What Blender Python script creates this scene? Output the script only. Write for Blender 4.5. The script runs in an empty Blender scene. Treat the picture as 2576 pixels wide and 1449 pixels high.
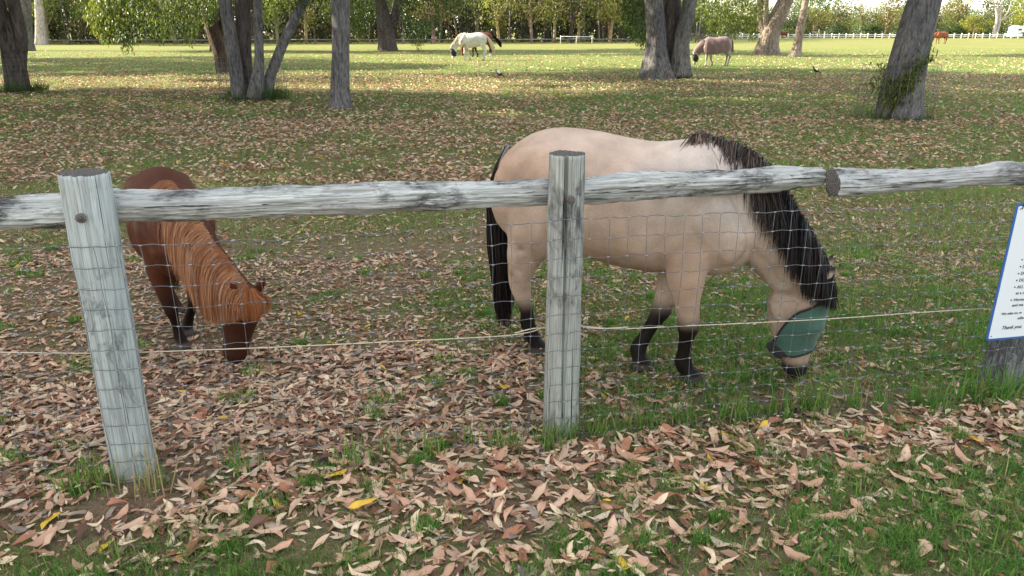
import bpy, math, random
import numpy as np
from mathutils import Vector, Matrix

# ------------------------------------------------------------------ scene, camera, light
S = bpy.context.scene
COL = S.collection
R = math.radians
H, PITCH, FPX = 1.6, R(19.2), 1860.0            # eye height, downward tilt, focal length for a 2576 px wide frame

cam = bpy.data.cameras.new('camera')
cam.sensor_width = 36.0
cam.lens = FPX / 2576 * 36
cam.clip_start, cam.clip_end = 0.05, 2000
camo = bpy.data.objects.new('camera', cam)
COL.objects.link(camo)
camo.location = (0, 0, H)
camo.rotation_euler = (math.pi / 2 - PITCH, 0, 0)
S.camera = camo

SUN_EL = R(25)
LIGHT_DIR = Vector((0.985, -0.17, 0)).normalized()      # the way the light travels over the ground
SUN_VEC = Vector((-LIGHT_DIR.x * math.cos(SUN_EL), -LIGHT_DIR.y * math.cos(SUN_EL), math.sin(SUN_EL)))
sun = bpy.data.lights.new('sun', 'SUN')
sun.energy = 4.3
sun.angle = R(0.55)
sun.color = (1.0, 0.90, 0.72)
suno = bpy.data.objects.new('sun', sun)
COL.objects.link(suno)
suno.rotation_euler = SUN_VEC.to_track_quat('Z', 'Y').to_euler()

W = bpy.data.worlds.new('World')
S.world = W
W.use_nodes = True
wn, wl = W.node_tree.nodes, W.node_tree.links
wn.clear()
wo = wn.new('ShaderNodeOutputWorld')
wb = wn.new('ShaderNodeBackground')
wb.inputs['Strength'].default_value = 0.095
sky = wn.new('ShaderNodeTexSky')
sky.sky_type = 'NISHITA'
sky.sun_disc = False
sky.sun_elevation = SUN_EL
sky.sun_rotation = math.atan2(SUN_VEC.x, SUN_VEC.y)
sky.air_density = 1.0
sky.dust_density = 0.6
sky.ozone_density = 0.6
tc = wn.new('ShaderNodeTexCoord')
mp = wn.new('ShaderNodeMapping')
mp.inputs['Scale'].default_value = (1.0, 1.0, 2.2)
nz = wn.new('ShaderNodeTexNoise')
nz.inputs['Scale'].default_value = 2.6
nz.inputs['Detail'].default_value = 7
nz.inputs['Roughness'].default_value = 0.6
rp = wn.new('ShaderNodeValToRGB')
rp.color_ramp.elements[0].position = 0.40
rp.color_ramp.elements[1].position = 0.62
mx = wn.new('ShaderNodeMix')
mx.data_type = 'RGBA'
mx.inputs['B'].default_value = (5.6, 5.25, 4.75, 1)          # sunlit cumulus
wl.new(tc.outputs['Generated'], mp.inputs['Vector'])
wl.new(mp.outputs['Vector'], nz.inputs['Vector'])
wl.new(nz.outputs['Fac'], rp.inputs['Fac'])
wl.new(rp.outputs['Color'], mx.inputs['Factor'])
wl.new(sky.outputs['Color'], mx.inputs['A'])
wl.new(mx.outputs['Result'], wb.inputs['Color'])
wl.new(wb.outputs['Background'], wo.inputs['Surface'])

S.render.engine = 'CYCLES'
S.view_settings.view_transform = 'Standard'
S.view_settings.look = 'None'
S.view_settings.exposure = 2.4
S.view_settings.gamma = 1.0
S.cycles.max_bounces = 6
S.cycles.diffuse_bounces = 3
S.cycles.transmission_bounces = 4
S.cycles.transparent_max_bounces = 8
S.cycles.use_denoising = True

# ------------------------------------------------------------------ helpers
def ray(u, v):
    x, y = (u - 1288) / FPX, (724.5 - v) / FPX
    return np.array([x, math.cos(PITCH) + y * math.sin(PITCH), -math.sin(PITCH) + y * math.cos(PITCH)])
def ground(u, v):
    r = ray(u, v)
    q = r * (H / -r[2]); q[2] = 0
    return q
def at(u, v, depth):
    r = ray(u, v)
    return r * (depth / r[1]) + np.array([0, 0, H])

def hash3(i, j, k, seed):
    h = (i.astype(np.int64) * 374761393 + j.astype(np.int64) * 668265263 + k.astype(np.int64) * 1440670441 + seed * 974711) & 0x7fffffff
    h = ((h ^ (h >> 13)) * 1274126177) & 0x7fffffff
    h = ((h ^ (h >> 16)) * 668265263) & 0x7fffffff
    return (h & 0xffff) / 32767.5 - 1.0
def vnoise(P, seed=0):
    P = np.asarray(P, float)
    i = np.floor(P).astype(np.int64)
    f = P - i
    f = f * f * (3 - 2 * f)
    out = 0
    for a in (0, 1):
        for b in (0, 1):
            for c in (0, 1):
                w = (f[:, 0] if a else 1 - f[:, 0]) * (f[:, 1] if b else 1 - f[:, 1]) * (f[:, 2] if c else 1 - f[:, 2])
                out = out + w * hash3(i[:, 0] + a, i[:, 1] + b, i[:, 2] + c, seed)
    return out
def fbm(P, seed=0, octv=3):
    P = np.asarray(P, float)
    t, a, s = 0, 1.0, 0
    for o in range(octv):
        t = t + a * vnoise(P * 2.0 ** o, seed + o * 17)
        s += a
        a *= 0.5
    return t / s
def n2(x, y, sc, seed=0, octv=3):
    return fbm(np.stack([x * sc, y * sc, np.full_like(x, 0.37)], 1), seed, octv)

def mesh_np(name, V, quads=None, tris=None, col=None, smooth=True):
    V = np.asarray(V, np.float32)
    me = bpy.data.meshes.new(name)
    nq = 0 if quads is None else len(quads)
    nt = 0 if tris is None else len(tris)
    me.vertices.add(len(V))
    me.vertices.foreach_set('co', V.ravel())
    loops = []
    if nq: loops.append(np.asarray(quads, np.int32).ravel())
    if nt: loops.append(np.asarray(tris, np.int32).ravel())
    loops = np.concatenate(loops)
    me.loops.add(len(loops))
    me.loops.foreach_set('vertex_index', loops)
    me.polygons.add(nq + nt)
    st = np.concatenate([np.arange(nq) * 4, nq * 4 + np.arange(nt) * 3]).astype(np.int32)
    me.polygons.foreach_set('loop_start', st)
    me.polygons.foreach_set('use_smooth', np.full(nq + nt, smooth))
    me.update(calc_edges=True)
    me.validate()
    if col is not None: setcol(me, col)
    return me
def setcol(me, col):
    col = np.asarray(col, np.float32)
    a = me.color_attributes.new('tint', 'FLOAT_COLOR', 'POINT')
    a.data.foreach_set('color', np.concatenate([col, np.ones((len(col), 1), np.float32)], 1).ravel())

def ob(name, me, mat=None, parent=None, loc=None, rot=None):
    o = bpy.data.objects.new(name, me)
    COL.objects.link(o)
    if mat is not None and me is not None and not me.materials: me.materials.append(mat)
    if parent is not None: o.parent = parent
    if loc is not None: o.location = Vector([float(c) for c in loc])
    if rot is not None: o.rotation_euler = rot
    return o
def thing(name, label, cat, loc=(0, 0, 0), rz=0.0, group=None):
    o = ob(name, None, loc=loc, rot=(0, 0, rz))
    return tag(o, label, cat, group)
def tag(o, label, cat, group=None, kind=None):
    o['label'] = label
    o['category'] = cat
    if group: o['group'] = group
    if kind: o['kind'] = kind
    return o
def struct(o):
    o['kind'] = 'structure'
    return o

class MB:
    """collects pieces of one mesh"""
    def __init__(s): s.V, s.Q, s.T, s.C, s.n = [], [], [], [], 0
    def add(s, V, Q=None, T=None, C=None):
        V = np.asarray(V, float)
        if Q is not None and len(Q): s.Q.append(np.asarray(Q) + s.n)
        if T is not None and len(T): s.T.append(np.asarray(T) + s.n)
        s.V.append(V)
        if C is not None:
            C = np.asarray(C, float)
            s.C.append(np.tile(C, (len(V), 1)) if C.ndim == 1 else C)
        s.n += len(V)
        return s
    def mesh(s, name, smooth=True):
        return mesh_np(name, np.concatenate(s.V), np.concatenate(s.Q) if s.Q else None, np.concatenate(s.T) if s.T else None,
                       np.concatenate(s.C) if s.C else None, smooth)

def crom(P, k):
    P = np.asarray(P, float)
    if len(P) < 3 or k < 2: return P
    Q = np.vstack([2 * P[0] - P[1], P, 2 * P[-1] - P[-2]])
    out = []
    for i in range(len(P) - 1):
        p0, p1, p2, p3 = Q[i:i + 4]
        for t in np.arange(k) / k:
            out.append(0.5 * (2 * p1 + (p2 - p0) * t + (2 * p0 - 5 * p1 + 4 * p2 - p3) * t * t + (3 * p1 - p0 - 3 * p2 + p3) * t ** 3))
    out.append(P[-1])
    return np.array(out)
def grid_faces(m, n, wrap=True):
    i = np.arange(m - 1)[:, None]
    j = np.arange(n if wrap else n - 1)[None, :]
    j2 = (j + 1) % n
    return np.stack([i * n + j, i * n + j2, (i + 1) * n + j2, (i + 1) * n + j], -1).reshape(-1, 4)
def tube(P, ra, rb=None, lat=(0, 1, 0), n=12, k=1, cap=True):
    """capped tube of elliptic rings: ra across the bend, rb along 'lat'"""
    P = np.asarray(P, float)
    ra = np.broadcast_to(np.asarray(ra, float), (len(P),))
    rb = ra if rb is None else np.broadcast_to(np.asarray(rb, float), (len(P),))
    if k > 1:
        A = crom(np.column_stack([P, ra, rb]), k)
        P, ra, rb = A[:, :3], np.maximum(A[:, 3], 1e-4), np.maximum(A[:, 4], 1e-4)
    m = len(P)
    T = np.gradient(P, axis=0)
    T /= np.linalg.norm(T, axis=1)[:, None] + 1e-12
    L = np.tile(np.asarray(lat, float), (m, 1))
    B = L - T * (T * L).sum(1)[:, None]
    bn = np.linalg.norm(B, axis=1)
    bad = bn < 1e-3
    B[bad] = np.cross(T[bad], [0, 0, 1.0]) + [1e-6, 0, 0]
    B /= np.linalg.norm(B, axis=1)[:, None]
    A = np.cross(T, B)
    ph = np.arange(n) / n * 2 * math.pi
    V = P[:, None] + A[:, None] * (ra[:, None, None] * np.cos(ph)[None, :, None]) + B[:, None] * (rb[:, None, None] * np.sin(ph)[None, :, None])
    V = V.reshape(-1, 3)
    Q = grid_faces(m, n)
    if not cap: return V, Q, None
    c0, c1 = len(V), len(V) + 1
    V = np.vstack([V, P[0], P[-1]])
    j = np.arange(n)
    T1 = np.stack([np.full(n, c0), (j + 1) % n, j], 1)
    T2 = np.stack([np.full(n, c1), (m - 1) * n + j, (m - 1) * n + (j + 1) % n], 1)
    return V, Q, np.vstack([T1, T2])
def box(x0, x1, y0, y1, z0, z1):
    V = np.array([[x, y, z] for z in (z0, z1) for y in (y0, y1) for x in (x0, x1)], float)
    return V, np.array([[0, 2, 3, 1], [4, 5, 7, 6], [0, 1, 5, 4], [2, 6, 7, 3], [0, 4, 6, 2], [1, 3, 7, 5]])
def bevel_box(name, x0, x1, y0, y1, z0, z1, b=0.01):
    import bmesh
    V, Q = box(x0, x1, y0, y1, z0, z1)
    bm = bmesh.new()
    vs = [bm.verts.new(v) for v in V]
    for q in Q: bm.faces.new([vs[i] for i in q])
    bmesh.ops.bevel(bm, geom=bm.edges[:], offset=b, segments=2, affect='EDGES', profile=0.5)
    me = bpy.data.meshes.new(name)
    bm.to_mesh(me); bm.free()
    return me
def remesh(parts, voxel, smooth_it):
    mb = MB()
    for V, Q, T in parts: mb.add(V, Q, T)
    o = ob('tmp', mb.mesh('tmp'))
    m = o.modifiers.new('r', 'REMESH'); m.mode = 'VOXEL'; m.voxel_size = voxel; m.use_smooth_shade = True
    if smooth_it:
        s = o.modifiers.new('s', 'SMOOTH'); s.factor = 0.5; s.iterations = smooth_it
    dg = bpy.context.evaluated_depsgraph_get()
    me = bpy.data.meshes.new_from_object(o.evaluated_get(dg))
    bpy.data.objects.remove(o)
    return me
def mverts(me):
    a = np.empty(len(me.vertices) * 3, np.float32)
    me.vertices.foreach_get('co', a)
    return a.reshape(-1, 3).astype(float)
def smooth01(x, a, b):
    t = np.clip((x - a) / (b - a), 0, 1)
    return t * t * (3 - 2 * t)

# ------------------------------------------------------------------ materials
class NT:
    def __init__(s, name):
        s.m = bpy.data.materials.new(name)
        s.m.use_nodes = True
        s.t = s.m.node_tree
        s.t.nodes.clear()
        s.out = s.t.nodes.new('ShaderNodeOutputMaterial')
    def n(s, typ, **kw):
        o = s.t.nodes.new('ShaderNode' + typ)
        for k, v in kw.items():
            if hasattr(o, k): setattr(o, k, v)
            else: o.inputs[k.replace('_', ' ')].default_value = v
        return o
    def l(s, a, b): s.t.links.new(a, b)
    def coord(s, scale=(1, 1, 1), which='Object'):
        c = s.n('TexCoord'); m = s.n('Mapping')
        m.inputs['Scale'].default_value = scale
        s.l(c.outputs[which], m.inputs['Vector'])
        return m.outputs['Vector']
    def noise(s, vec, scale, detail=4, rough=0.55, dist=0.0):
        o = s.n('TexNoise')
        o.inputs['Scale'].default_value = scale; o.inputs['Detail'].default_value = detail
        o.inputs['Roughness'].default_value = rough; o.inputs['Distortion'].default_value = dist
        if vec is not None: s.l(vec, o.inputs['Vector'])
        return o.outputs['Fac']
    def ramp(s, fac, stops, interp='LINEAR'):
        o = s.n('ValToRGB'); cr = o.color_ramp; cr.interpolation = interp
        while len(cr.elements) < len(stops): cr.elements.new(0.5)
        for e, (p, c) in zip(cr.elements, stops):
            e.position = p
            e.color = (c, c, c, 1) if isinstance(c, (int, float)) else (*c, 1)
        s.l(fac, o.inputs['Fac'])
        return o.outputs['Color']
    def mix(s, fac, a, b, blend='MIX'):
        o = s.n('Mix'); o.data_type = 'RGBA'; o.blend_type = blend
        for v, k in ((fac, 'Factor'), (a, 'A'), (b, 'B')):
            if isinstance(v, (int, float)): o.inputs[k].default_value = v if k == 'Factor' else (v, v, v, 1)
            elif isinstance(v, tuple): o.inputs[k].default_value = (*v, 1)
            else: s.l(v, o.inputs[k])
        return o.outputs['Result']
    def math(s, op, a, b=0.0):
        o = s.n('Math'); o.operation = op
        for v, i in ((a, 0), (b, 1)):
            if isinstance(v, (int, float)): o.inputs[i].default_value = v
            else: s.l(v, o.inputs[i])
        return o.outputs[0]
    def attr(s, name='tint'):
        a = s.n('Attribute'); a.attribute_name = name
        return a.outputs['Color']
    def bump(s, h, strength=0.5, dist=0.01):
        b = s.n('Bump'); b.inputs['Strength'].default_value = strength; b.inputs['Distance'].default_value = dist
        s.l(h, b.inputs['Height'])
        return b.outputs['Normal']
    def bsdf(s, color, rough=0.8, normal=None, spec=0.3, metal=0.0, sheen=0.0, translucent=0.0, tcol=None):
        p = s.n('BsdfPrincipled')
        if isinstance(color, tuple): p.inputs['Base Color'].default_value = (*color, 1)
        else: s.l(color, p.inputs['Base Color'])
        if isinstance(rough, (int, float)): p.inputs['Roughness'].default_value = rough
        else: s.l(rough, p.inputs['Roughness'])
        p.inputs['Specular IOR Level'].default_value = spec
        p.inputs['Metallic'].default_value = metal
        p.inputs['Sheen Weight'].default_value = sheen
        if normal is not None: s.l(normal, p.inputs['Normal'])
        res = p.outputs[0]
        if translucent > 0:
            t = s.n('BsdfTranslucent')
            c = color if tcol is None else tcol
            if isinstance(c, tuple): t.inputs['Color'].default_value = (*c, 1)
            else: s.l(c, t.inputs['Color'])
            m = s.n('MixShader'); m.inputs[0].default_value = translucent
            s.l(res, m.inputs[1]); s.l(t.outputs[0], m.inputs[2])
            res = m.outputs[0]
        s.l(res, s.out.inputs['Surface'])
        return s.m

def mat_plain(name, col, rough=0.7, spec=0.3, metal=0.0, var=0.15, scale=30):
    t = NT(name)
    f = t.noise(t.coord(), scale, 4)
    c = t.mix(f, tuple(x * (1 - var) for x in col), tuple(min(1, x * (1 + var)) for x in col))
    return t.bsdf(c, rough, spec=spec, metal=metal)
def mat_leaf(name, trans=0.4, rough=0.45, spec=0.35, boost=(1.25, 1.35, 0.7)):
    t = NT(name)
    a = t.attr()
    tc_ = t.mix(1.0, a, boost, 'MULTIPLY')
    return t.bsdf(a, rough, spec=spec, translucent=trans, tcol=tc_)
def mat_coat(name, rough=0.52, sheen=0.0, spec=0.12):
    t = NT(name)
    a = t.attr()
    f = t.noise(t.coord((70, 70, 26)), 4, 5, 0.75)
    f2 = t.noise(t.coord(), 7, 4, 0.6)
    c = t.mix(t.ramp(f, [(0.3, 0.80), (0.7, 1.16)]), 0.0, a, 'MIX')
    c = t.mix(1.0, a, t.ramp(f, [(0.3, 0.78), (0.7, 1.16)]), 'MULTIPLY')
    c = t.mix(1.0, c, t.ramp(f2, [(0.3, 0.86), (0.7, 1.12)]), 'MULTIPLY')
    return t.bsdf(c, rough, t.bump(f, 0.5, 0.005), spec=spec, sheen=sheen)
def mat_hair(name, rough=0.5, spec=0.18):
    t = NT(name)
    return t.bsdf(t.attr(), rough, spec=spec)
def mat_wood(name, pale, mid, dark, mould=0.5, seed=0.0, stretch=1.0):
    """sun-bleached, cracked round timber; the grain runs along the object's own Z"""
    t = NT(name)
    c = t.n('TexCoord')
    def mapped(sx, sz):
        m = t.n('Mapping'); m.inputs['Scale'].default_value = (sx, sx, sz); m.inputs['Location'].default_value = (seed, seed * 1.7, seed * 0.6)
        t.l(c.outputs['Object'], m.inputs['Vector'])
        return m.outputs['Vector']
    fine = t.noise(mapped(210, 5 * stretch), 1.0, 5, 0.65)
    grain = t.noise(mapped(45, 1.5 * stretch), 1.0, 5, 0.6, 0.3)
    crack = t.noise(mapped(120, 0.8 * stretch), 1.0, 3, 0.6, 0.15)
    crack2 = t.noise(mapped(70, 1.6 * stretch), 1.0, 4, 0.6, 0.3)
    patch = t.noise(mapped(5, 3), 1.0, 6, 0.72, 0.5)
    tone = t.noise(mapped(3, 2.2), 1.0, 4, 0.6)
    base = t.mix(t.ramp(grain, [(0.30, 0.0), (0.66, 1.0)]), mid, pale)
    base = t.mix(t.ramp(tone, [(0.35, 0.0), (0.7, 0.55)]), base, tuple(a * b for a, b in zip(pale, (0.92, 1.02, 1.0))))
    base = t.mix(t.ramp(fine, [(0.40, 0.8), (0.54, 0.0)]), base, mid)
    region = t.noise(mapped(6, 2.6), 1.0, 5, 0.7, 0.6)
    fleck = t.noise(mapped(55, 11), 1.0, 8, 0.8, 0.6)
    lo = 0.60 - 0.22 * mould
    pm = t.math('MULTIPLY', t.ramp(region, [(lo, 0.0), (lo + 0.12, 1.0)]), t.ramp(fleck, [(0.50, 1.0), (0.565, 0.0)]))
    pm = t.math('MAXIMUM', pm, t.math('MULTIPLY', t.ramp(patch, [(0.60 - 0.06 * mould, 0.0), (0.68 - 0.06 * mould, 1.0)]), t.ramp(fleck, [(0.52, 1.0), (0.66, 0.1)])))
    base = t.mix(t.math('MULTIPLY', pm, 0.92), base, dark)
    cm = t.math('MAXIMUM', t.ramp(crack, [(0.325, 0.95), (0.365, 0.0)]), t.ramp(crack2, [(0.290, 0.9), (0.325, 0.0)]))
    base = t.mix(cm, base, (0.02, 0.018, 0.016))
    h = t.math('ADD', t.math('MULTIPLY', fine, 0.5), t.math('ADD', t.math('MULTIPLY', grain, 0.8), t.math('SUBTRACT', t.ramp(crack, [(0.30, 0.0), (0.37, 1.0)]), t.math('MULTIPLY', pm, 0.5))))
    return t.bsdf(base, 0.85, t.bump(h, 0.75, 0.006), spec=0.15)
def mat_bark(name, a, b, dark, scale=1.0, strength=0.8):
    t = NT(name)
    v1 = t.coord((9 * scale, 9 * scale, 2.0 * scale))
    f = t.noise(v1, 1.6, 7, 0.75, 0.5)
    g = t.noise(t.coord((26 * scale, 26 * scale, 7 * scale)), 1.0, 5, 0.7)
    p = t.noise(t.coord((1.6, 1.6, 0.7)), 1.0, 4, 0.6)
    c = t.mix(t.ramp(p, [(0.38, 0.0), (0.62, 1.0)]), a, b)
    c = t.mix(t.ramp(f, [(0.36, 0.85), (0.52, 0.0)]), c, dark)
    c = t.mix(1.0, c, t.ramp(g, [(0.3, 0.42), (0.68, 1.45)]), 'MULTIPLY')
    h = t.math('ADD', f, t.math('MULTIPLY', g, 0.5))
    return t.bsdf(c, 0.9, t.bump(h, strength, 0.08), spec=0.15)

M_LEAF = mat_leaf('gum_leaves', 0.42)
M_FAR = mat_leaf('distant_leaves', 0.42, 0.7, 0.15)
M_GRASS = mat_leaf('grass_blades', 0.5, 0.5, 0.3, (1.15, 1.25, 0.75))
M_DRY = mat_leaf('dry_leaves', 0.12, 0.6, 0.25, (1.2, 1.0, 0.8))
M_COAT = mat_coat('horse_coat')
M_COAT_DARK = mat_coat('dark_horse_coat', 0.48, 0.0, 0.09)
M_HAIR = mat_hair('horse_hair')
M_WIRE = mat_plain('galvanised_wire', (0.125, 0.13, 0.135), 0.5, 0.4, 0.3, 0.25, 60)
M_KNOT = mat_plain('galvanised_knots', (0.25, 0.265, 0.28), 0.4, 0.5, 0.4, 0.2, 60)
M_BOLT = mat_plain('rusty_steel', (0.13, 0.115, 0.105), 0.6, 0.4, 0.5, 0.4, 90)
M_BARK_GREY = mat_bark('grey_bark', (0.130, 0.126, 0.128), (0.195, 0.182, 0.172), (0.035, 0.033, 0.034), 1.0)
M_BARK_ROUGH = mat_bark('rough_dark_bark', (0.080, 0.068, 0.063), (0.125, 0.104, 0.092), (0.020, 0.014, 0.012), 0.7, 1.0)
M_BARK_RED = mat_bark('reddish_stringy_bark', (0.085, 0.056, 0.042), (0.125, 0.088, 0.068), (0.020, 0.013, 0.010), 0.8, 1.0)
M_BARK_PALE = mat_bark('pale_bark', (0.42, 0.38, 0.34), (0.52, 0.47, 0.42), (0.16, 0.14, 0.13), 0.6, 0.5)
M_BARK_TAN = mat_bark('tan_bark', (0.22, 0.17, 0.14), (0.32, 0.26, 0.21), (0.08, 0.06, 0.05), 0.7, 0.8)
M_WHITE = mat_plain('white_paint', (0.72, 0.72, 0.70), 0.6, 0.3, 0.0, 0.1, 12)
M_OLDRAIL = mat_plain('grey_log', (0.15, 0.14, 0.125), 0.9, 0.2, 0.0, 0.3, 9)

def mat_ground():
    t = NT('paddock_ground')
    c = t.n('TexCoord'); v = c.outputs['Object']
    big = t.noise(v, 0.16, 5, 0.6)
    med = t.noise(v, 1.1, 5, 0.62)
    small = t.noise(v, 14, 5, 0.7)
    tiny = t.noise(v, 90, 4, 0.7)
    grass = t.mix(t.ramp(big, [(0.40, 0.0), (0.62, 1.0)]), (0.098, 0.170, 0.028), (0.145, 0.165, 0.044))
    grass = t.mix(t.ramp(small, [(0.35, 0.55), (0.6, 0.0)]), grass, (0.048, 0.075, 0.020))
    dirt = t.mix(t.ramp(tiny, [(0.3, 0.0), (0.7, 1.0)]), (0.105, 0.070, 0.046), (0.235, 0.170, 0.115))
    sep = t.n('SeparateXYZ'); t.l(v, sep.inputs[0])
    near = t.ramp(t.math('MULTIPLY', sep.outputs['Y'], 0.02), [(0.06, 1.0), (0.25, 0.55), (0.7, 0.25)])       # litter thins out away from the fence
    litter = t.math('MULTIPLY', t.ramp(t.math('ADD', t.math('MULTIPLY', med, 0.6), t.math('MULTIPLY', small, 0.4)), [(0.34, 0.0), (0.52, 1.0)]), near)
    col = t.mix(litter, grass, dirt)
    field = t.math('MULTIPLY', t.ramp(t.math('MULTIPLY', sep.outputs['Y'], 0.01), [(0.28, 0.0), (0.75, 1.0)]), t.ramp(big, [(0.25, 0.65), (0.6, 1.0)]))
    dry = t.mix(t.ramp(t.noise(t.coord((0.25, 1.2, 1)), 0.6, 5, 0.65), [(0.35, 0.0), (0.65, 1.0)]), (0.140, 0.152, 0.040), (0.200, 0.192, 0.066))
    col = t.mix(field, col, dry)
    h = t.math('ADD', t.math('MULTIPLY', small, 0.7), t.math('MULTIPLY', tiny, 0.3))
    return t.bsdf(col, 0.95, t.bump(h, 0.8, 0.03), spec=0.1)

# ------------------------------------------------------------------ the ground
def build_ground():
    xs = np.concatenate([np.linspace(-420, -20, 14), np.linspace(-16, 16, 65), np.linspace(20, 420, 14)])
    ys = np.concatenate([np.linspace(-60, -2, 6), np.linspace(0, 24, 49), np.linspace(28, 640, 24)])
    X, Y = np.meshgrid(xs, ys)
    x, y = X.ravel(), Y.ravel()
    z = 0.012 * n2(x, y, 1.7, 5) * np.exp(-((y - 4) / 10) ** 2)
    me = mesh_np('ground', np.stack([x, y, z], 1), grid_faces(len(ys), len(xs), False))
    struct(ob('ground', me, mat_ground()))
build_ground()

# ------------------------------------------------------------------ the fence
FL, FC, FR = np.array([-1.443, 2.382]), np.array([0.222, 2.688]), np.array([2.345, 3.105])     # post fronts at the ground
def fence_xy(x, off=0.0):
    """point of the fence line at this x, 'off' metres behind the front of the posts"""
    a, b = (FL, FC) if x < FC[0] else (FC, FR)
    d = (b - a) / np.linalg.norm(b - a)
    t = (x - a[0]) / (b - a)[0]
    p = a + (b - a) * t
    return p + off * np.array([-d[1], d[0]])

def round_timber(name, P, rad, mat, nseg=96, nlen=90, rough=0.004, cracks=(), knots=(), top_jag=0.0, seed=1):
    """log along P (world points); returns object whose own Z runs along the log"""
    P = np.asarray(P, float)
    base, end = P[0], P[-1]
    d = Vector(end - base); L = d.length
    q = d.to_track_quat('Z', 'Y')
    inv = np.array(q.to_matrix().inverted())
    loc = (P - base) @ inv.T
    A = crom(np.column_stack([loc, np.asarray(rad, float)]), 12)
    tt = np.linspace(0, len(A) - 1, nlen)
    A = np.column_stack([np.interp(tt, np.arange(len(A)), A[:, i]) for i in range(4)])
    ph = np.arange(nseg) / nseg * 2 * math.pi
    Z = np.repeat(A[:, 2], nseg); PH = np.tile(ph, nlen); RR = np.repeat(A[:, 3], nseg)
    cx, cy = np.repeat(A[:, 0], nseg), np.repeat(A[:, 1], nseg)
    N = np.stack([np.cos(PH), np.sin(PH)], 1)
    r = RR + rough * 1.6 * fbm(np.stack([N[:, 0] * 1.1, N[:, 1] * 1.1, Z * 3.5], 1), seed, 3)
    r += rough * 0.55 * fbm(np.stack([N[:, 0] * 7, N[:, 1] * 7, Z * 2.0], 1), seed + 9, 3)
    r += rough * 0.4 * fbm(np.stack([N[:, 0] * 16, N[:, 1] * 16, Z * 5.0], 1), seed + 19, 2)
    if rough > 0.006: r += 0.0035 * np.clip(fbm(np.stack([N[:, 0] * 5, N[:, 1] * 5, Z * 14.0], 1), seed + 29, 3) * 2.2, -1, 1)
    lc = inv @ (np.array([0, 0, H]) - (base + end) / 2)
    face = math.atan2(lc[1], lc[0])                     # 0 = towards the viewer
    for (a0, z0, z1, wid, dep, wob) in cracks:
        a0 = a0 + face
        a = a0 + wob * vnoise(np.stack([Z * 3, Z * 0, Z * 0], 1), seed + 5)
        da = np.abs((PH - a + math.pi) % (2 * math.pi) - math.pi) * RR
        r -= dep * np.exp(-(da / wid) ** 2) * smooth01(Z, z0, z0 + 0.05) * (1 - smooth01(Z, z1 - 0.15, z1))
    for (a0, z0, sz, am) in knots:
        a0 = a0 + face
        da = ((PH - a0 + math.pi) % (2 * math.pi) - math.pi) * RR
        r += am * np.exp(-(da ** 2 + (Z - z0) ** 2) / sz ** 2)
    V = np.stack([cx + N[:, 0] * r, cy + N[:, 1] * r, Z], 1)
    if top_jag:
        last = slice((nlen - 1) * nseg, nlen * nseg)
        V[last, 2] += top_jag * fbm(np.stack([N[last, 0] * 9, N[last, 1] * 9, Z[last]], 1), seed + 3, 3)
    Q = [grid_faces(nlen, nseg)]
    n0 = len(V); caps = []
    # end faces with weathered relief
    rings = 7
    for e, row, sgn in ((0, 0, -1), (1, nlen - 1, 1)):
        prev = np.arange(nseg) + row * nseg
        c = A[row, :2]
        for k in range(1, rings):
            f = 1 - k / rings
            ring = V[row * nseg:(row + 1) * nseg].copy()
            ring[:, :2] = c + (ring[:, :2] - c) * f
            dz = 0.0035 * fbm(np.stack([ring[:, 0] * 90, ring[:, 1] * 90, ring[:, 2]], 1), seed + 4, 3) + sgn * 0.002
            ring[:, 2] = A[row, 2] * (1 - f) + ring[:, 2] * f + dz
            V = np.vstack([V, ring])
            cur = np.arange(nseg) + len(V) - nseg
            qd = np.stack([prev, np.roll(prev, -1), np.roll(cur, -1), cur], 1)
            Q.append(qd if sgn > 0 else qd[:, ::-1])
            prev = cur
        V = np.vstack([V, [[c[0], c[1], A[row, 2]]]])
        caps.append(np.stack([prev, np.roll(prev, -1), np.full(nseg, len(V) - 1)], 1)[:, ::(1 if sgn > 0 else -1)])
    me = mesh_np(name, V, np.vstack(Q), np.vstack(caps))
    me.materials.append(mat); me.materials.append(M_END)
    mi = np.zeros(len(me.polygons), np.int32); mi[(nlen - 1) * nseg:] = 1
    me.polygons.foreach_set('material_index', mi)
    o = ob(name, me)
    o.location = base
    o.rotation_mode = 'QUATERNION'
    o.rotation_quaternion = q
    return o

def mat_end_grain():
    t = NT('weathered_end_grain')
    w = t.n('TexWave'); w.wave_type = 'RINGS'; w.rings_direction = 'Z'
    w.inputs['Scale'].default_value = 30; w.inputs['Distortion'].default_value = 3.0; w.inputs['Detail'].default_value = 3
    t.l(t.coord(), w.inputs['Vector'])
    f = t.noise(t.coord(), 160, 5, 0.7)
    c = t.mix(w.outputs['Fac'], (0.075, 0.07, 0.064), (0.15, 0.142, 0.13))
    c = t.mix(1.0, c, t.ramp(f, [(0.3, 0.5), (0.7, 1.5)]), 'MULTIPLY')
    return t.bsdf(c, 0.95, t.bump(f, 0.8, 0.006), spec=0.1)
M_END = mat_end_grain()
fence = thing('timber_fence', 'weathered round timber post and rail fence across the foreground', 'fence')
W_LEFT = mat_wood('bleached_post_wood', (0.50, 0.535, 0.52), (0.24, 0.255, 0.25), (0.10, 0.10, 0.105), 0.25, 1.3)
W_MID = mat_wood('grey_post_wood', (0.44, 0.445, 0.41), (0.21, 0.21, 0.195), (0.085, 0.083, 0.083), 0.55, 4.1)
W_RIGHT = mat_wood('dark_grey_post_wood', (0.34, 0.35, 0.355), (0.17, 0.17, 0.17), (0.06, 0.06, 0.062), 0.8, 7.7)
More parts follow.
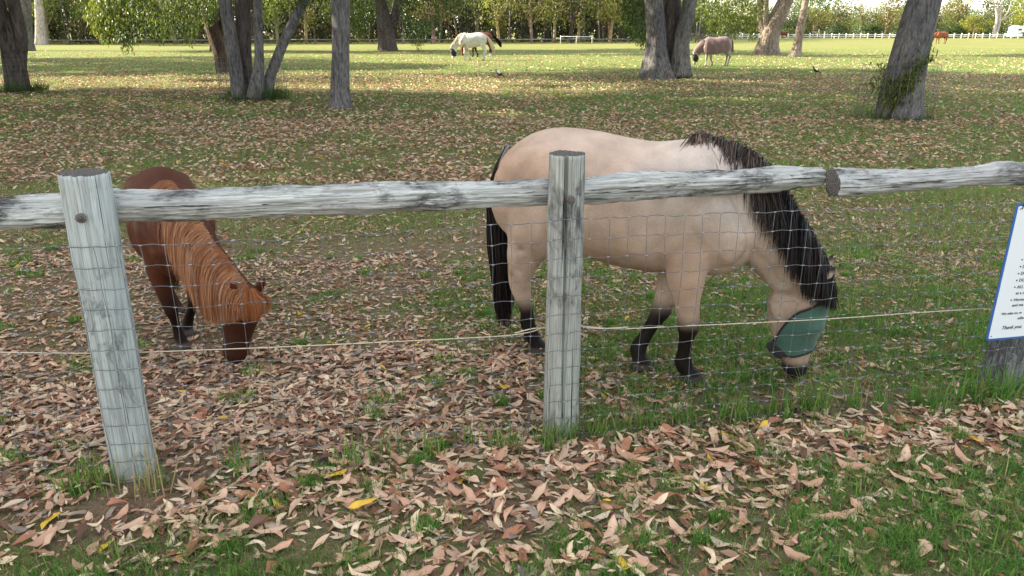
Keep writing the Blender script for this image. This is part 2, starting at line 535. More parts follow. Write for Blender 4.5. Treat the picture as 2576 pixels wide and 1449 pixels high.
W_RAIL = mat_wood('peeling_rail_wood', (0.55, 0.555, 0.535), (0.27, 0.27, 0.26), (0.040, 0.038, 0.038), 0.52, 2.2)
W_RAIL2 = mat_wood('grey_rail_wood', (0.50, 0.505, 0.495), (0.29, 0.285, 0.28), (0.06, 0.056, 0.055), 0.45, 9.4)

def keep(o, parent):
    o.parent = parent
    return o
def bolt(world, direction, parent):
    b = MB()
    b.add(*tube([(0, 0, -0.004), (0, 0, 0.003), (0, 0, 0.0045)], [0.0165, 0.0165, 0.0150], n=20))
    V, Q, T = tube([(0, 0, 0.0045), (0, 0, 0.0145), (0, 0, 0.016)], [0.0105, 0.0105, 0.0092], n=6)
    b.add(V, Q, T)
    b.add(*tube([(0, 0, 0.015), (0, 0, 0.021)], [0.0055, 0.005], n=10))
    o = ob('bolt', b.mesh('bolt', False), M_BOLT)
    o.location = world
    o.rotation_mode = 'QUATERNION'
    o.rotation_quaternion = Vector(direction).to_track_quat('Z', 'Y')
    o.parent = parent
    o.matrix_parent_inverse = parent.matrix_basis.inverted()
    return o
bpy.context.view_layer.update()
def post(front, top, r0, r1, mat, seed, cracks=(), knots=(), name='post'):
    d = (FC - FL) / np.linalg.norm(FC - FL) if front[0] < 0 else (FR - FC) / np.linalg.norm(FR - FC)
    c = front + r0 * np.array([-d[1], d[0]])
    P = [(c[0], c[1], -0.25), (c[0] + (top[0] - c[0]) * 0.4, c[1] + (top[1] - c[1]) * 0.4, top[2] * 0.4), top]
    o = round_timber(name, P, [r0, (r0 + r1) / 2, r1], mat, nseg=112, nlen=90, rough=0.0032, cracks=cracks, knots=knots, top_jag=0.006, seed=seed)
    o.parent = fence
    bpy.context.view_layer.update()
    return o
def ang(o, target):
    """angle round the log (own axes) that faces a world point"""
    l = o.matrix_world.inverted() @ Vector(target)
    return math.atan2(l.y, l.x)
# the angle that looks towards the camera is found from a first throw-away placement
TOPL, TOPC, TOPR = (-1.437, 2.472, 1.150), (0.206, 2.765, 1.168), (2.36, 3.19, 1.16)
post_left = post(FL, TOPL, 0.077, 0.0775, W_LEFT, 11, cracks=[(a, 0.3 + 0.1 * i, 1.45 - 0.05 * i, 0.0016, 0.0035, 0.05) for i, a in enumerate((-0.22, -0.02, 0.22, 0.5, 0.72, 0.95))])
post_mid = post(FC, TOPC, 0.073, 0.0685, W_MID, 23, cracks=[(0.03, 0.30, 1.62, 0.0050, 0.024, 0.05), (-0.4, 0.5, 1.6, 0.002, 0.004, 0.03), (0.35, 0.2, 1.5, 0.002, 0.005, 0.03), (0.75, 0.4, 1.6, 0.002, 0.004, 0.03), (-0.2, 0.9, 1.6, 0.002, 0.004, 0.03)])
post_right = post(FR, TOPR, 0.086, 0.083, W_RIGHT, 37)
post_left['label'] = 'pale blue-grey bleached post leaning right'
post_mid['label'] = 'split grey post with a bolt at rail height'
post_right['label'] = 'dark grey post carrying the notice board'
bolt(at(203, 549, 2.380), (-0.1, -1, 0.1), post_left)
bolt(at(1436, 503, 2.690), (0.1, -1, 0.05), post_mid)

def rail_pt(x, off, z):
    p = fence_xy(x, off)
    return (p[0], p[1], z)
rail_left = round_timber('rail', [rail_pt(-4.6, 0.205, 0.985), rail_pt(-2.3, 0.208, 0.99), rail_pt(-1.40, 0.21, 0.995)], [0.052, 0.053, 0.052], W_RAIL, nlen=200, rough=0.010, seed=51)
rail_main = round_timber('rail', [rail_pt(-1.392, 0.205, 1.012), rail_pt(-1.1, 0.205, 1.004), rail_pt(-0.5, 0.205, 1.002), rail_pt(0.22, 0.20, 1.003), rail_pt(0.8, 0.20, 1.010), rail_pt(1.345, 0.205, 1.017)],
                         [0.056, 0.053, 0.053, 0.053, 0.048, 0.043], W_RAIL, nlen=280, rough=0.010, seed=63,
                         cracks=[(-0.5, 0.15, 1.2, 0.003, 0.008, 0.15), (0.25, 1.75, 2.72, 0.003, 0.008, 0.2), (-0.7, 0.9, 2.7, 0.003, 0.006, 0.15), (0.5, 0.1, 1.6, 0.003, 0.006, 0.15), (-0.15, 0.5, 1.9, 0.0025, 0.005, 0.15)],
                         knots=[(-0.7, 0.95, 0.03, 0.010), (0.1, 1.25, 0.02, -0.008), (0.2, 1.95, 0.03, 0.006)])
rail_right = round_timber('rail', [rail_pt(1.345, 0.120, 1.004), rail_pt(1.75, 0.145, 1.000), rail_pt(2.2, 0.172, 0.999), rail_pt(2.6, 0.195, 0.992), rail_pt(5.2, 0.22, 0.978)],
                          [0.054, 0.045, 0.047, 0.044, 0.044], W_RAIL2, nlen=260, rough=0.010, seed=77, knots=[(-1.45, 0.86, 0.09, 0.009), (-0.3, 0.8, 0.05, 0.004), (0.2, 1.05, 0.02, -0.005)],
                          cracks=[(0.3, 0.05, 1.8, 0.003, 0.007, 0.25), (-0.3, 0.05, 1.8, 0.003, 0.006, 0.25), (-0.7, 0.1, 1.8, 0.003, 0.006, 0.2)])
for o, lb in ((rail_left, 'blackened rail running out past the left post'), (rail_main, 'long pale flaking rail between the posts'), (rail_right, 'grey rail with a cut round end and a bulge')):
    o.parent = fence
    o['label'] = lb

# ---- wire mesh stapled to the front of the posts
mesh_t = thing('wire_mesh', 'galvanised square wire mesh stapled to the front of the timber posts', 'wire mesh')
def build_wire_mesh():
    rng = np.random.default_rng(5)
    pitch, top, rows = 0.0755, 0.925, 13
    xs, x = [], -3.9
    while x < 5.1:
        xs.append(x)
        x += 0.0735
    xs = np.array(xs)
    B = np.array([fence_xy(v, -0.006) for v in xs])
    sag = lambda x: 0.010 * np.sin(x * 2.1 + 0.5) + np.where(x < -1.5, 0.0, 0.0)
    bow = 0.012 * np.sin(xs * 1.7) * np.clip(np.minimum(np.abs(xs - FL[0]), np.minimum(np.abs(xs - FC[0]), np.abs(xs - FR[0]))) * 3, 0, 1)
    node = np.zeros((rows, len(xs), 3))
    for k in range(rows):
        z = top - pitch * k - 0.006 * xs * 0 + sag(xs)
        z = z + rng.normal(0, 0.0018, len(xs))
        sh = 0.03 * np.sin(k * 0.5) * 0.15
        node[k, :, 0] = B[:, 0] + rng.normal(0, 0.0015, len(xs)) + sh + np.where(True, 0.0, 0)
        node[k, :, 1] = B[:, 1] - np.abs(bow)
        node[k, :, 2] = np.maximum(z, 0.012)
    for k in range(rows):
        P = []
        for i in range(len(xs)):
            p = node[k, i]
            if i:
                q = (node[k, i - 1] + p) / 2
                q[2] += 0.0035 * (-1) ** (i // 2)
                P.append(q)
            P.append(p)
        V, Q, T = tube(np.array(P), 0.00125 if k else 0.0016, n=5)
        ob('horizontal_wire', mesh_np('horizontal_wire', V, Q, T), M_WIRE, mesh_t)
    for i in range(len(xs)):
        V, Q, T = tube(node[:, i] - [0, 0.003, 0], 0.00110, lat=(1, 0, 0), n=5)
        ob('vertical_wire', mesh_np('vertical_wire', V, Q, T), M_WIRE, mesh_t)
    kb = MB()
    for k in range(rows):
        for i in range(len(xs)):
            c = node[k, i] - [0, 0.003, 0]
            V, Q, T = tube([c + [-0.006, 0, 0.001], c, c + [0.006, 0, 0.0015]], [0.0019, 0.0029, 0.0019], n=5)
            kb.add(V, Q, T)
    o = ob('wire_knots', kb.mesh('wire_knots'), M_KNOT, mesh_t)
    o['kind'] = 'stuff'
build_wire_mesh()

# ---- cream cord strung behind the posts
def build_cord():
    mb_m = mat_plain('cream_cord', (0.58, 0.51, 0.39), 0.7, 0.2, 0, 0.2, 200)
    def run(pts, r=0.0021):
        P = np.array([at(*p) for p in pts])
        return tube(P, r, n=7, k=8)
    m = MB()
    m.add(*run([(-220, 884, 2.43), (0, 886, 2.47), (235, 889, 2.515), (360, 886, 2.54), (700, 873, 2.62), (1000, 859, 2.70), (1250, 846, 2.78), (1330, 836, 2.80), (1372, 823, 2.82), (1425, 818, 2.84),
                 (1482, 822, 2.86), (1560, 827, 2.875), (1700, 821, 2.91), (1900, 812, 2.97), (2105, 801, 3.03), (2300, 787, 3.10), (2480, 776, 3.17), (2620, 770, 3.25)]))
    m.add(*run([(1295, 838, 2.795), (1345, 826, 2.81), (1395, 826, 2.83)], 0.0026))
    m.add(*run([(1470, 824, 2.856), (1520, 826.5, 2.862), (1580, 822.5, 2.872)], 0.0025))
    tag(ob('fence_cord', m.mesh('fence_cord'), mb_m), 'thin cream cord strung low behind the fence posts', 'cord')
build_cord()

# ---- notice board
def build_sign():
    p0 = fence_xy(2.115, -0.016)
    d = (FR - FC) / np.linalg.norm(FR - FC)
    rz = math.atan2(d[1], d[0])
    t = thing('notice_board', 'white notice board with blue border and black rules screwed to the right post', 'sign', (p0[0], p0[1], 0.288), rz)
    m_white = mat_plain('sign_white', (0.70, 0.74, 0.76), 0.35, 0.4, 0, 0.03, 6)
    m_blue = mat_plain('sign_blue', (0.03, 0.12, 0.36), 0.4, 0.4, 0, 0.06, 20)
    m_ink = mat_plain('sign_ink', (0.02, 0.02, 0.03), 0.5, 0.3, 0, 0.1, 20)
    Wd, Ht, bw = 0.44, 0.625, 0.0105
    def plate(x0, x1, z0, z1, r, y, name, mat):
        pts = []
        for cx, cz, a0 in ((x1 - r, z1 - r, 0), (x0 + r, z1 - r, 90), (x0 + r, z0 + r, 180), (x1 - r, z0 + r, 270)):
            for a in np.linspace(a0, a0 + 90, 6): pts.append((cx + r * math.cos(R(a)), cz + r * math.sin(R(a))))
        n = len(pts)
        V = [(x, y, z) for x, z in pts] + [(x, y + 0.0035, z) for x, z in pts]
        me = bpy.data.meshes.new(name)
        me.from_pydata(V, [], [list(range(n))[::-1] if False else list(range(n)), list(range(n, 2 * n))[::-1]] + [[i, i + n, (i + 1) % n + n, (i + 1) % n] for i in range(n)])
        me.update()
        return ob(name, me, mat, t)
    plate(0, Wd, 0, Ht, 0.016, 0, 'border', m_blue)
    pan = plate(bw, Wd - bw, bw, Ht - bw, 0.006, -0.0015, 'panel', m_white)
    def text(s, x, z, size, shear=0.0, bold=0.0, name='lettering'):
        c = bpy.data.curves.new('lettering', 'FONT')
        c.body = s; c.size = size; c.shear = shear; c.offset = bold; c.resolution_u = 3; c.extrude = 0.0004
        tmp = bpy.data.objects.new('t', c); COL.objects.link(tmp)
        dg = bpy.context.evaluated_depsgraph_get()
        me = bpy.data.meshes.new_from_object(tmp.evaluated_get(dg))
        bpy.data.objects.remove(tmp)
        o = ob(name, me, None, t, (x, -0.0026, z), (math.pi / 2, 0, 0))
        me.materials.clear(); me.materials.append(m_ink)
        return o
    def locate(zx, zy):
        """zoomed photo coordinates of a glyph on the board to the board's own x, z"""
        u, v = (3800 + zx / 2.2634) * 0.63889, (760 + zy / 2.2634) * 0.63889
        r = ray(u, v)
        nrm = np.array([-d[1], d[0]])
        k = (p0 @ nrm) / (r[:2] @ nrm)
        q = r * k
        return q[:2] @ d - p0 @ d, q[2] + H - 0.288
    def dot(zx, zy, rad):
        x, z = locate(zx, zy)
        V, Q, T = tube([(x, -0.0032, z), (x, -0.0015, z)], [rad, rad], n=12)
        ob('bullet_mark', mesh_np('bullet_mark', V, Q, T), m_ink, t)
    for zx, zy in ((505, 592), (490, 655), (473, 717), (457, 777), (441, 838), (408, 953)): dot(zx, zy, 0.0032)
    for s, zx, zy, size, sh, b in (('P', 496, 142, 0.040, 0.25, 0.0008), ('I', 521, 604, 0.020, 0, 0), ('D', 506, 667, 0.020, 0, 0), ('DU', 490, 728, 0.020, 0, 0), ('DO', 474, 789, 0.020, 0, 0),
                                   ('ALL', 457, 849, 0.020, 0, 0), ('at a s', 445, 903, 0.020, 0, 0), ('Horses', 427, 963, 0.020, 0, 0), ('and ma', 413, 1012, 0.020, 0, 0),
                                   ('We take no re', 317, 1088, 0.0175, 0.08, 0), ('adhe', 462, 1124, 0.0175, 0.08, 0), ('Thank you', 315, 1216, 0.0245, 0.35, 0)):
        x, z = locate(zx, zy)
        text(s, x, z, size, sh, b)
    for x, z in ((0.022, 0.022), (Wd - 0.022, 0.022), (0.022, Ht - 0.022), (Wd - 0.022, Ht - 0.022)):
        V, Q, T = tube([(x, -0.0035, z), (x, -0.0015, z)], [0.002, 0.0032], n=10)
        ob('screw', mesh_np('screw', V, Q, T), M_BOLT, t)
build_sign()

# ------------------------------------------------------------------ horses
# own axes: X forward, Y to the horse's left, Z up; sizes for a stocky pony 1.17 m at the croup, grazing
TORSO = np.array([  # x, top, bottom, half width
    (-0.535, 0.99, 0.90, 0.04), (-0.515, 1.03, 0.80, 0.115), (-0.46, 1.085, 0.71, 0.180), (-0.36, 1.145, 0.63, 0.230), (-0.24, 1.172, 0.585, 0.252),
    (-0.08, 1.165, 0.562, 0.255), (0.06, 1.143, 0.538, 0.262), (0.20, 1.128, 0.526, 0.260), (0.32, 1.142, 0.528, 0.248), (0.42, 1.160, 0.528, 0.230),
    (0.52, 1.120, 0.540, 0.208), (0.60, 1.030, 0.590, 0.165), (0.655, 0.93, 0.67, 0.100)])
NECK = np.array([(0.40, 0.0, 0.90, 0.235, 0.155), (0.53, 0.0, 0.880, 0.225, 0.145), (0.640, 0.0, 0.812, 0.190, 0.122), (0.735, 0.0, 0.725, 0.162, 0.100),
                 (0.81, 0.0, 0.648, 0.146, 0.088), (0.875, 0.0, 0.565, 0.136, 0.082), (0.912, 0.0, 0.490, 0.128, 0.080)])
HEAD = np.array([(0.930, 0.0, 0.565, 0.070, 0.060), (0.915, 0.0, 0.500, 0.108, 0.084), (0.890, 0.0, 0.420, 0.126, 0.092), (0.888, 0.0, 0.340, 0.117, 0.084), (0.897, 0.0, 0.260, 0.094, 0.068),
                 (0.910, 0.0, 0.190, 0.073, 0.058), (0.920, 0.0, 0.125, 0.062, 0.056), (0.922, 0.0, 0.082, 0.055, 0.052), (0.918, 0.0, 0.055, 0.036, 0.038)])
def legs_standard():
    return dict(
        near_fore=[(0.40, -0.135, 0.80, 0.120, 0.070), (0.405, -0.145, 0.66, 0.105, 0.070), (0.405, -0.135, 0.54, 0.080, 0.062), (0.415, -0.120, 0.43, 0.056, 0.052), (0.428, -0.105, 0.335, 0.047, 0.045), (0.430, -0.100, 0.29, 0.046, 0.044),
                   (0.424, -0.092, 0.235, 0.033, 0.030), (0.420, -0.085, 0.165, 0.031, 0.028), (0.418, -0.078, 0.105, 0.039, 0.036), (0.436, -0.070, 0.065, 0.034, 0.036), (0.450, -0.065, 0.040, 0.045, 0.046), (0.458, -0.062, 0.004, 0.056, 0.055)],
        far_fore=[(0.36, 0.135, 0.80, 0.120, 0.070), (0.345, 0.140, 0.66, 0.105, 0.070), (0.322, 0.125, 0.54, 0.078, 0.060), (0.300, 0.105, 0.43, 0.056, 0.050), (0.285, 0.080, 0.335, 0.046, 0.045), (0.272, 0.070, 0.29, 0.045, 0.044),
                  (0.245, 0.050, 0.235, 0.032, 0.030), (0.212, 0.030, 0.165, 0.031, 0.028), (0.185, 0.010, 0.105, 0.038, 0.036), (0.195, 0.000, 0.065, 0.034, 0.036), (0.205, -0.005, 0.040, 0.045, 0.046), (0.212, -0.010, 0.004, 0.056, 0.055)],
        near_hind=[(-0.33, -0.145, 0.90, 0.170, 0.095), (-0.315, -0.150, 0.76, 0.160, 0.092), (-0.335, -0.145, 0.66, 0.125, 0.078), (-0.375, -0.120, 0.56, 0.088, 0.060), (-0.405, -0.095, 0.46, 0.062, 0.048), (-0.408, -0.075, 0.385, 0.054, 0.042), (-0.398, -0.060, 0.32, 0.044, 0.038),
                   (-0.384, -0.045, 0.25, 0.034, 0.031), (-0.374, -0.030, 0.17, 0.033, 0.030), (-0.368, -0.018, 0.115, 0.040, 0.037), (-0.350, -0.008, 0.070, 0.035, 0.037), (-0.338, 0.000, 0.042, 0.045, 0.046), (-0.332, 0.005, 0.004, 0.056, 0.055)],
        far_hind=[(-0.35, 0.145, 0.90, 0.165, 0.095), (-0.345, 0.150, 0.76, 0.155, 0.092), (-0.370, 0.150, 0.66, 0.120, 0.078), (-0.425, 0.145, 0.56, 0.085, 0.060), (-0.470, 0.140, 0.46, 0.060, 0.048), (-0.478, 0.135, 0.385, 0.053, 0.042), (-0.470, 0.130, 0.32, 0.043, 0.038),
                  (-0.455, 0.128, 0.25, 0.034, 0.031), (-0.443, 0.125, 0.17, 0.033, 0.030), (-0.436, 0.123, 0.115, 0.040, 0.037), (-0.420, 0.12, 0.070, 0.035, 0.037), (-0.410, 0.12, 0.042, 0.045, 0.046), (-0.404, 0.12, 0.004, 0.056, 0.055)])
def bent(A, B, a, b, p=1.5):
    A = A.copy()
    t = np.linspace(a, b, len(A))
    A[:, 1] += B * np.sign(t) * np.abs(t) ** p
    A[:, 2] -= 0.30 * min(abs(B), 0.2) * np.minimum(np.abs(t) ** p, 1.12)
    return A
HEAD_SCALE = [1.0, 1.0]
def pony_paths(bend, lift=0.0):
    if isinstance(bend, tuple):
        nk, hd = bent(NECK, bend[0], 0, 1.0, 1.1), bent(HEAD, bend[0], 1.0, bend[1] / bend[0], 1)
    else:
        nk, hd = bent(NECK, bend, 0, 1.0), bent(HEAD, bend, 1.0, 1.12, 1)
    nk[:, 2] += lift * np.linspace(0, 1, len(nk)); hd[:, 2] += lift
    hd[:, 3] *= HEAD_SCALE[0]; hd[:, 4] *= HEAD_SCALE[1]
    return nk, hd
GROOVES = [([(0.37, 1.03), (0.29, 0.86), (0.275, 0.70), (0.31, 0.57)], 0.013, 0.035), ([(0.50, 1.06), (0.565, 0.93), (0.60, 0.80), (0.60, 0.69)], 0.012, 0.030),
           ([(-0.10, 0.93), (-0.16, 0.79), (-0.20, 0.66)], 0.015, 0.040), ([(-0.455, 0.86), (-0.43, 0.73), (-0.42, 0.62)], 0.010, 0.028), ([(0.64, 0.72), (0.73, 0.62), (0.81, 0.52)], 0.007, 0.022),
           ([(-0.28, 1.10), (-0.33, 0.98), (-0.30, 0.86)], 0.007, 0.035), ([(-0.36, 0.62), (-0.39, 0.50)], 0.006, 0.016)]
def carve(me):
    """muscle edges, flank fold and faint ribs pressed into the finished skin"""
    V = mverts(me)
    N = np.empty(len(V) * 3, np.float32); me.vertices.foreach_get('normal', N); N = N.reshape(-1, 3)
    x, z = V[:, 0], V[:, 2]
    d = np.zeros(len(V))
    for line, dep, wid in GROOVES:
        C = crom(np.array(line), 8)
        q = np.min(np.hypot(x[:, None] - C[None, :, 0], z[:, None] - C[None, :, 1]), 1)
        d -= dep * np.exp(-(q / wid) ** 2) - 0.35 * dep * np.exp(-((q - 2.0 * wid) / wid) ** 2)
    rib = np.sin(x * 95 + z * 12) * smooth01(x, -0.06, 0.04) * (1 - smooth01(x, 0.20, 0.28)) * smooth01(z, 0.58, 0.66) * (1 - smooth01(z, 0.85, 0.98))
    d += 0.0022 * rib + 0.004 * fbm(V * 9, 77, 3)
    side = np.clip(np.abs(N[:, 1]) * 1.6, 0, 1)
    V = V + N * (d * side)[:, None]
    me.vertices.foreach_set('co', V.astype(np.float32).ravel())
    me.update()
    return me
def pony_body(bend=0.12, voxel=0.009, smooth_it=7, legs=None, lift=0.0, fat=1.0):
    parts = []
    A = crom(TORSO, 4)
    n = 36
    ph = np.arange(n) / n * 2 * math.pi
    zc, hh = (A[:, 1] + A[:, 2]) / 2, (A[:, 1] - A[:, 2]) / 2
    sx = np.sign(np.cos(ph)) * np.abs(np.cos(ph)) ** 0.94
    wy = np.sin(ph) * (1 - 0.10 * np.clip(np.cos(ph), 0, 1) ** 2)
    V = np.stack([np.repeat(A[:, 0], n), (A[:, 3][:, None] * fat * wy[None]).ravel(), (zc[:, None] + hh[:, None] * sx[None]).ravel()], 1)
    m = len(A)
    V = np.vstack([V, [[A[0, 0] - 0.005, 0, zc[0]]], [[A[-1, 0] + 0.01, 0, zc[-1]]]])
    j = np.arange(n)
    T = np.vstack([np.stack([np.full(n, m * n), j, (j + 1) % n], 1), np.stack([np.full(n, m * n + 1), (m - 1) * n + (j + 1) % n, (m - 1) * n + j], 1)])
    parts.append((V, grid_faces(m, n)[:, ::-1], T))
    nk, hd = pony_paths(bend, lift)
    parts.append(tube(nk[:, :3], nk[:, 3], nk[:, 4], n=24, k=4))
    parts.append(tube(hd[:, :3], hd[:, 3], hd[:, 4], n=24, k=4))
    # cheek plates, brow ridges, nostril flare
    for s in (-1, 1):
        c = hd[2, :3]
        parts.append(tube([c + [-0.055, s * 0.055, 0.075], c + [-0.062, s * 0.072, 0.01], c + [-0.045, s * 0.062, -0.075]], [0.04, 0.062, 0.035], [0.02, 0.03, 0.018], n=14, k=3))
        parts.append(tube([c + [0.066, s * 0.050, 0.03], c + [0.066, s * 0.068, -0.015], c + [0.062, s * 0.052, -0.06]], [0.016, 0.026, 0.014], [0.012, 0.020, 0.012], n=12, k=3))
        # ears, leaf-shaped
        e = hd[0, :3] + [0.052, s * 0.056, -0.030]
        dv = np.array([0.34, s * 0.40, 0.85]); dv /= np.linalg.norm(dv)
        parts.append(tube([e - dv * 0.03, e + dv * 0.02, e + dv * 0.06, e + dv * 0.10, e + dv * 0.132], [0.024, 0.034, 0.035, 0.023, 0.006], [0.016, 0.017, 0.016, 0.012, 0.005], lat=(0.8, s * 0.2, -0.6), n=12, k=3))
    for nm, L in (legs or legs_standard()).items():
        L = np.array(L)
        if 'fore' in nm: L[2:, 3:5] *= 1.10
        parts.append(tube(L[:, :3], L[:, 3], L[:, 4], n=18, k=3))
    # point of shoulder, forearm and haunch muscle
    for s in (-1, 1):
        parts.append(tube([(0.40, s * 0.165, 1.00), (0.47, s * 0.180, 0.86), (0.555, s * 0.130, 0.72), (0.56, s * 0.09, 0.64)], [0.08, 0.12, 0.10, 0.05], [0.05, 0.068, 0.062, 0.04], n=16, k=3))
        parts.append(tube([(-0.22, s * 0.12, 1.05), (-0.34, s * 0.165, 0.95), (-0.40, s * 0.15, 0.80), (-0.38, s * 0.12, 0.66)], [0.09, 0.15, 0.13, 0.06], [0.07, 0.085, 0.075, 0.05], n=16, k=3))
    # breast
    parts.append(tube([(0.60, 0, 0.82), (0.615, 0, 0.72), (0.575, 0, 0.625), (0.49, 0, 0.575)], [0.09, 0.085, 0.07, 0.05], [0.13, 0.125, 0.11, 0.08], n=16, k=3))
    return carve(remesh(parts, voxel, smooth_it))

def strand_mesh(P, wid, col, seed=0):
    """P: n x m x 3 strand points -> ribbons; col n x 3 or n x m x 3"""
    rng = np.random.default_rng(seed)
    n, m, _ = P.shape
    T = np.gradient(P, axis=1)
    side = np.cross(T, rng.normal(0, 1, (n, 1, 3)) + np.array([0, 0, 0]))
    side /= np.linalg.norm(side, axis=2)[..., None] + 1e-9
    taper = np.interp(np.linspace(0, 1, m), [0, 0.15, 0.7, 1], [0.7, 1, 0.85, 0.15])
    w = (np.asarray(wid).reshape(-1, 1, 1) * taper[None, :, None]) * 0.5
    V = np.stack([P - side * w, P + side * w], 2).reshape(-1, 3)
    i = (np.arange(n)[:, None] * m + np.arange(m - 1)[None]).ravel() * 2
    Q = np.stack([i, i + 1, i + 3, i + 2], 1)
    col = np.asarray(col)
    if col.ndim == 2: col = np.repeat(col[:, None], m, 1)
    C = np.repeat(col.reshape(-1, 1, 3), 2, 1).reshape(-1, 3)
    return mesh_np('hair', V, Q, None, C)
def crest_curve(bend, lift=0.0):
    nk, hd = pony_paths(bend, lift)
    C = [(0.36, 0, 1.150), (0.43, 0, 1.150)]
    T = np.gradient(nk[:, :3], axis=0)
    for i in range(1, len(nk)):
        t = T[i] / np.linalg.norm(T[i])
        up = np.array([-t[2], 0, t[0]]); up /= np.linalg.norm(up)
        C.append(nk[i, :3] + up * (nk[i, 3] + 0.004))
    C.append(hd[0, :3] + [0.045, 0, 0.045])
    return np.array(C), nk
def make_mane(bend, n, length, colours, seed, side=-1, lift=0.0, stand=0.25, wid=0.006, flips=0.10):
    rng = np.random.default_rng(seed)
    C, nk = crest_curve(bend, lift)
    Cc = crom(C, 10)
    t = np.sort(rng.random(n)) ** 0.9
    idx = t * 0.93 * (len(Cc) - 1)
    root = np.column_stack([np.interp(idx, np.arange(len(Cc)), Cc[:, i]) for i in range(3)])
    root[:, 1] += rng.normal(0, 0.010, n) - side * 0.018
    root[:, 2] += 0.010
    m = 8
    s = np.linspace(0, 1, m)[None, :]
    ln = np.interp(t, [0, 0.12, 0.3, 0.6, 1], [0.50, 0.62, 0.85, 1.0, 0.20]) * length * np.where(rng.random(n) < 0.3, 0.6, 1.0) * rng.uniform(0.75, 1.12, n)
    ra = np.interp(t, [0, 0.4, 1], [0.24, 0.19, 0.13])[:, None]
    rb = np.interp(t, [0, 0.4, 1], [0.17, 0.112, 0.085])[:, None]
    drop = ln[:, None] * np.clip((s - 0.10) / 0.90, 0, 1)
    dp = np.minimum(drop * 0.60, ra)
    clear = rb * np.sqrt(np.maximum(0, 1 - ((ra - dp) / ra) ** 2)) + 0.006 + rng.random((n, 1)) * 0.026
    fl_ = rng.random(n) < flips
    flip = np.where(fl_, -side, side)[:, None]
    drop = np.where(fl_[:, None], drop * 0.35, drop)
    P = np.zeros((n, m, 3))
    lock = vnoise(np.stack([t * 22, t * 0, t * 0], 1), seed)[:, None] * 0.010 + rng.normal(0, 1, (n, 1)) * np.interp(t, [0, 0.3, 0.5], [0.05, 0.035, 0.010])[:, None]
    lift_ = np.interp(t, [0, 0.25, 0.45, 1], [0.020, 0.014, 0.005, 0.002])[:, None] * rng.uniform(0.3, 1.2, (n, 1)) * stand / 0.25
    arch = lift_ * np.sin(np.clip(s / 0.4, 0, 1) * math.pi)
    P[:, :, 0] = root[:, 0:1] + lock * s + 0.05 * ln[:, None] * s + arch * 0.6
    P[:, :, 1] = root[:, 1:2] + flip * clear * np.sin(np.clip(s / 0.38, 0, 1) * math.pi / 2)
    P[:, :, 2] = root[:, 2:3] - drop + arch
    P += (np.stack([vnoise(np.stack([t * 40 + k * 9, np.full(n, a), np.zeros(n)], 1), 3 + a) for k, a in ((0, 1), (1, 2), (2, 3))], 1)[:, None, :]) * 0.006 * s[..., None]
    k = (0.5 + 0.28 * vnoise(np.stack([t * 14, t * 0, t * 0 + 3], 1), seed + 8) + rng.normal(0, 0.20, n)).clip(0, 0.999) * (len(colours) - 1)
    cs = np.array(sorted(colours, key=sum))
    col = np.stack([np.interp(k, np.arange(len(cs)), cs[:, j]) for j in range(3)], 1) * rng.uniform(0.9, 1.1, (n, 1))
    return P, np.full(n, wid) * rng.uniform(0.6, 1.3, n) * np.interp(t, [0, 0.35], [0.55, 1.0]), col, t
def make_tail(n, length, colours, seed, swish=(0, 0), spread=0.055, wid=0.006, light_root=None):
    rng = np.random.default_rng(seed)
    m = 14
    s = np.linspace(0, 1, m)
    px = -0.497 - 0.058 * np.sin(np.clip(s * 2.2, 0, 1) * math.pi * 0.5) + 0.05 * np.clip(s - 0.35, 0, 1)
    pz = 1.075 - 0.03 * np.clip(s / 0.08, 0, 1) - length * np.clip(s - 0.04, 0, 1) / 0.96
    a = rng.random(n) * 2 * math.pi
    r = np.sqrt(rng.random(n))
    w = np.interp(s, [0, 0.15, 0.55, 0.85, 1], [0.35, 0.75, 1.0, 0.9, 0.55])
    ln = rng.uniform(0.72, 1.03, n)
    P = np.zeros((n, m, 3))
    P[:, :, 0] = px[None] + spread * (r * np.cos(a))[:, None] * w[None]
    P[:, :, 1] = 1.2 * spread * (r * np.sin(a))[:, None] * w[None]
    P[:, :, 2] = 1.075 - (1.075 - pz)[None] * ln[:, None]
    P[:, :, 0] += 0.006 * np.sin(s * 9 + a[:, None] * 2)
    P[:, :, 1] += 0.006 * np.cos(s * 8 + a[:, None] * 3)
    if any(swish):
        k = s ** 1.2
        P[:, :, 0] += swish[0] * k[None]
        P[:, :, 2] += swish[1] * k[None]
    ci = rng.integers(0, len(colours), n)
    col = np.array(colours)[ci] * rng.uniform(0.7, 1.3, (n, 1))
    col = np.repeat(col[:, None], m, 1)
    if light_root is not None:
        f = (np.clip(1 - s / 0.16, 0, 1)[None, :] * (rng.random(n) < 0.55)[:, None])[..., None]
        col = col * (1 - f) + np.array(light_root) * f
    return P, np.full(n, wid) * rng.uniform(0.6, 1.3, n), col
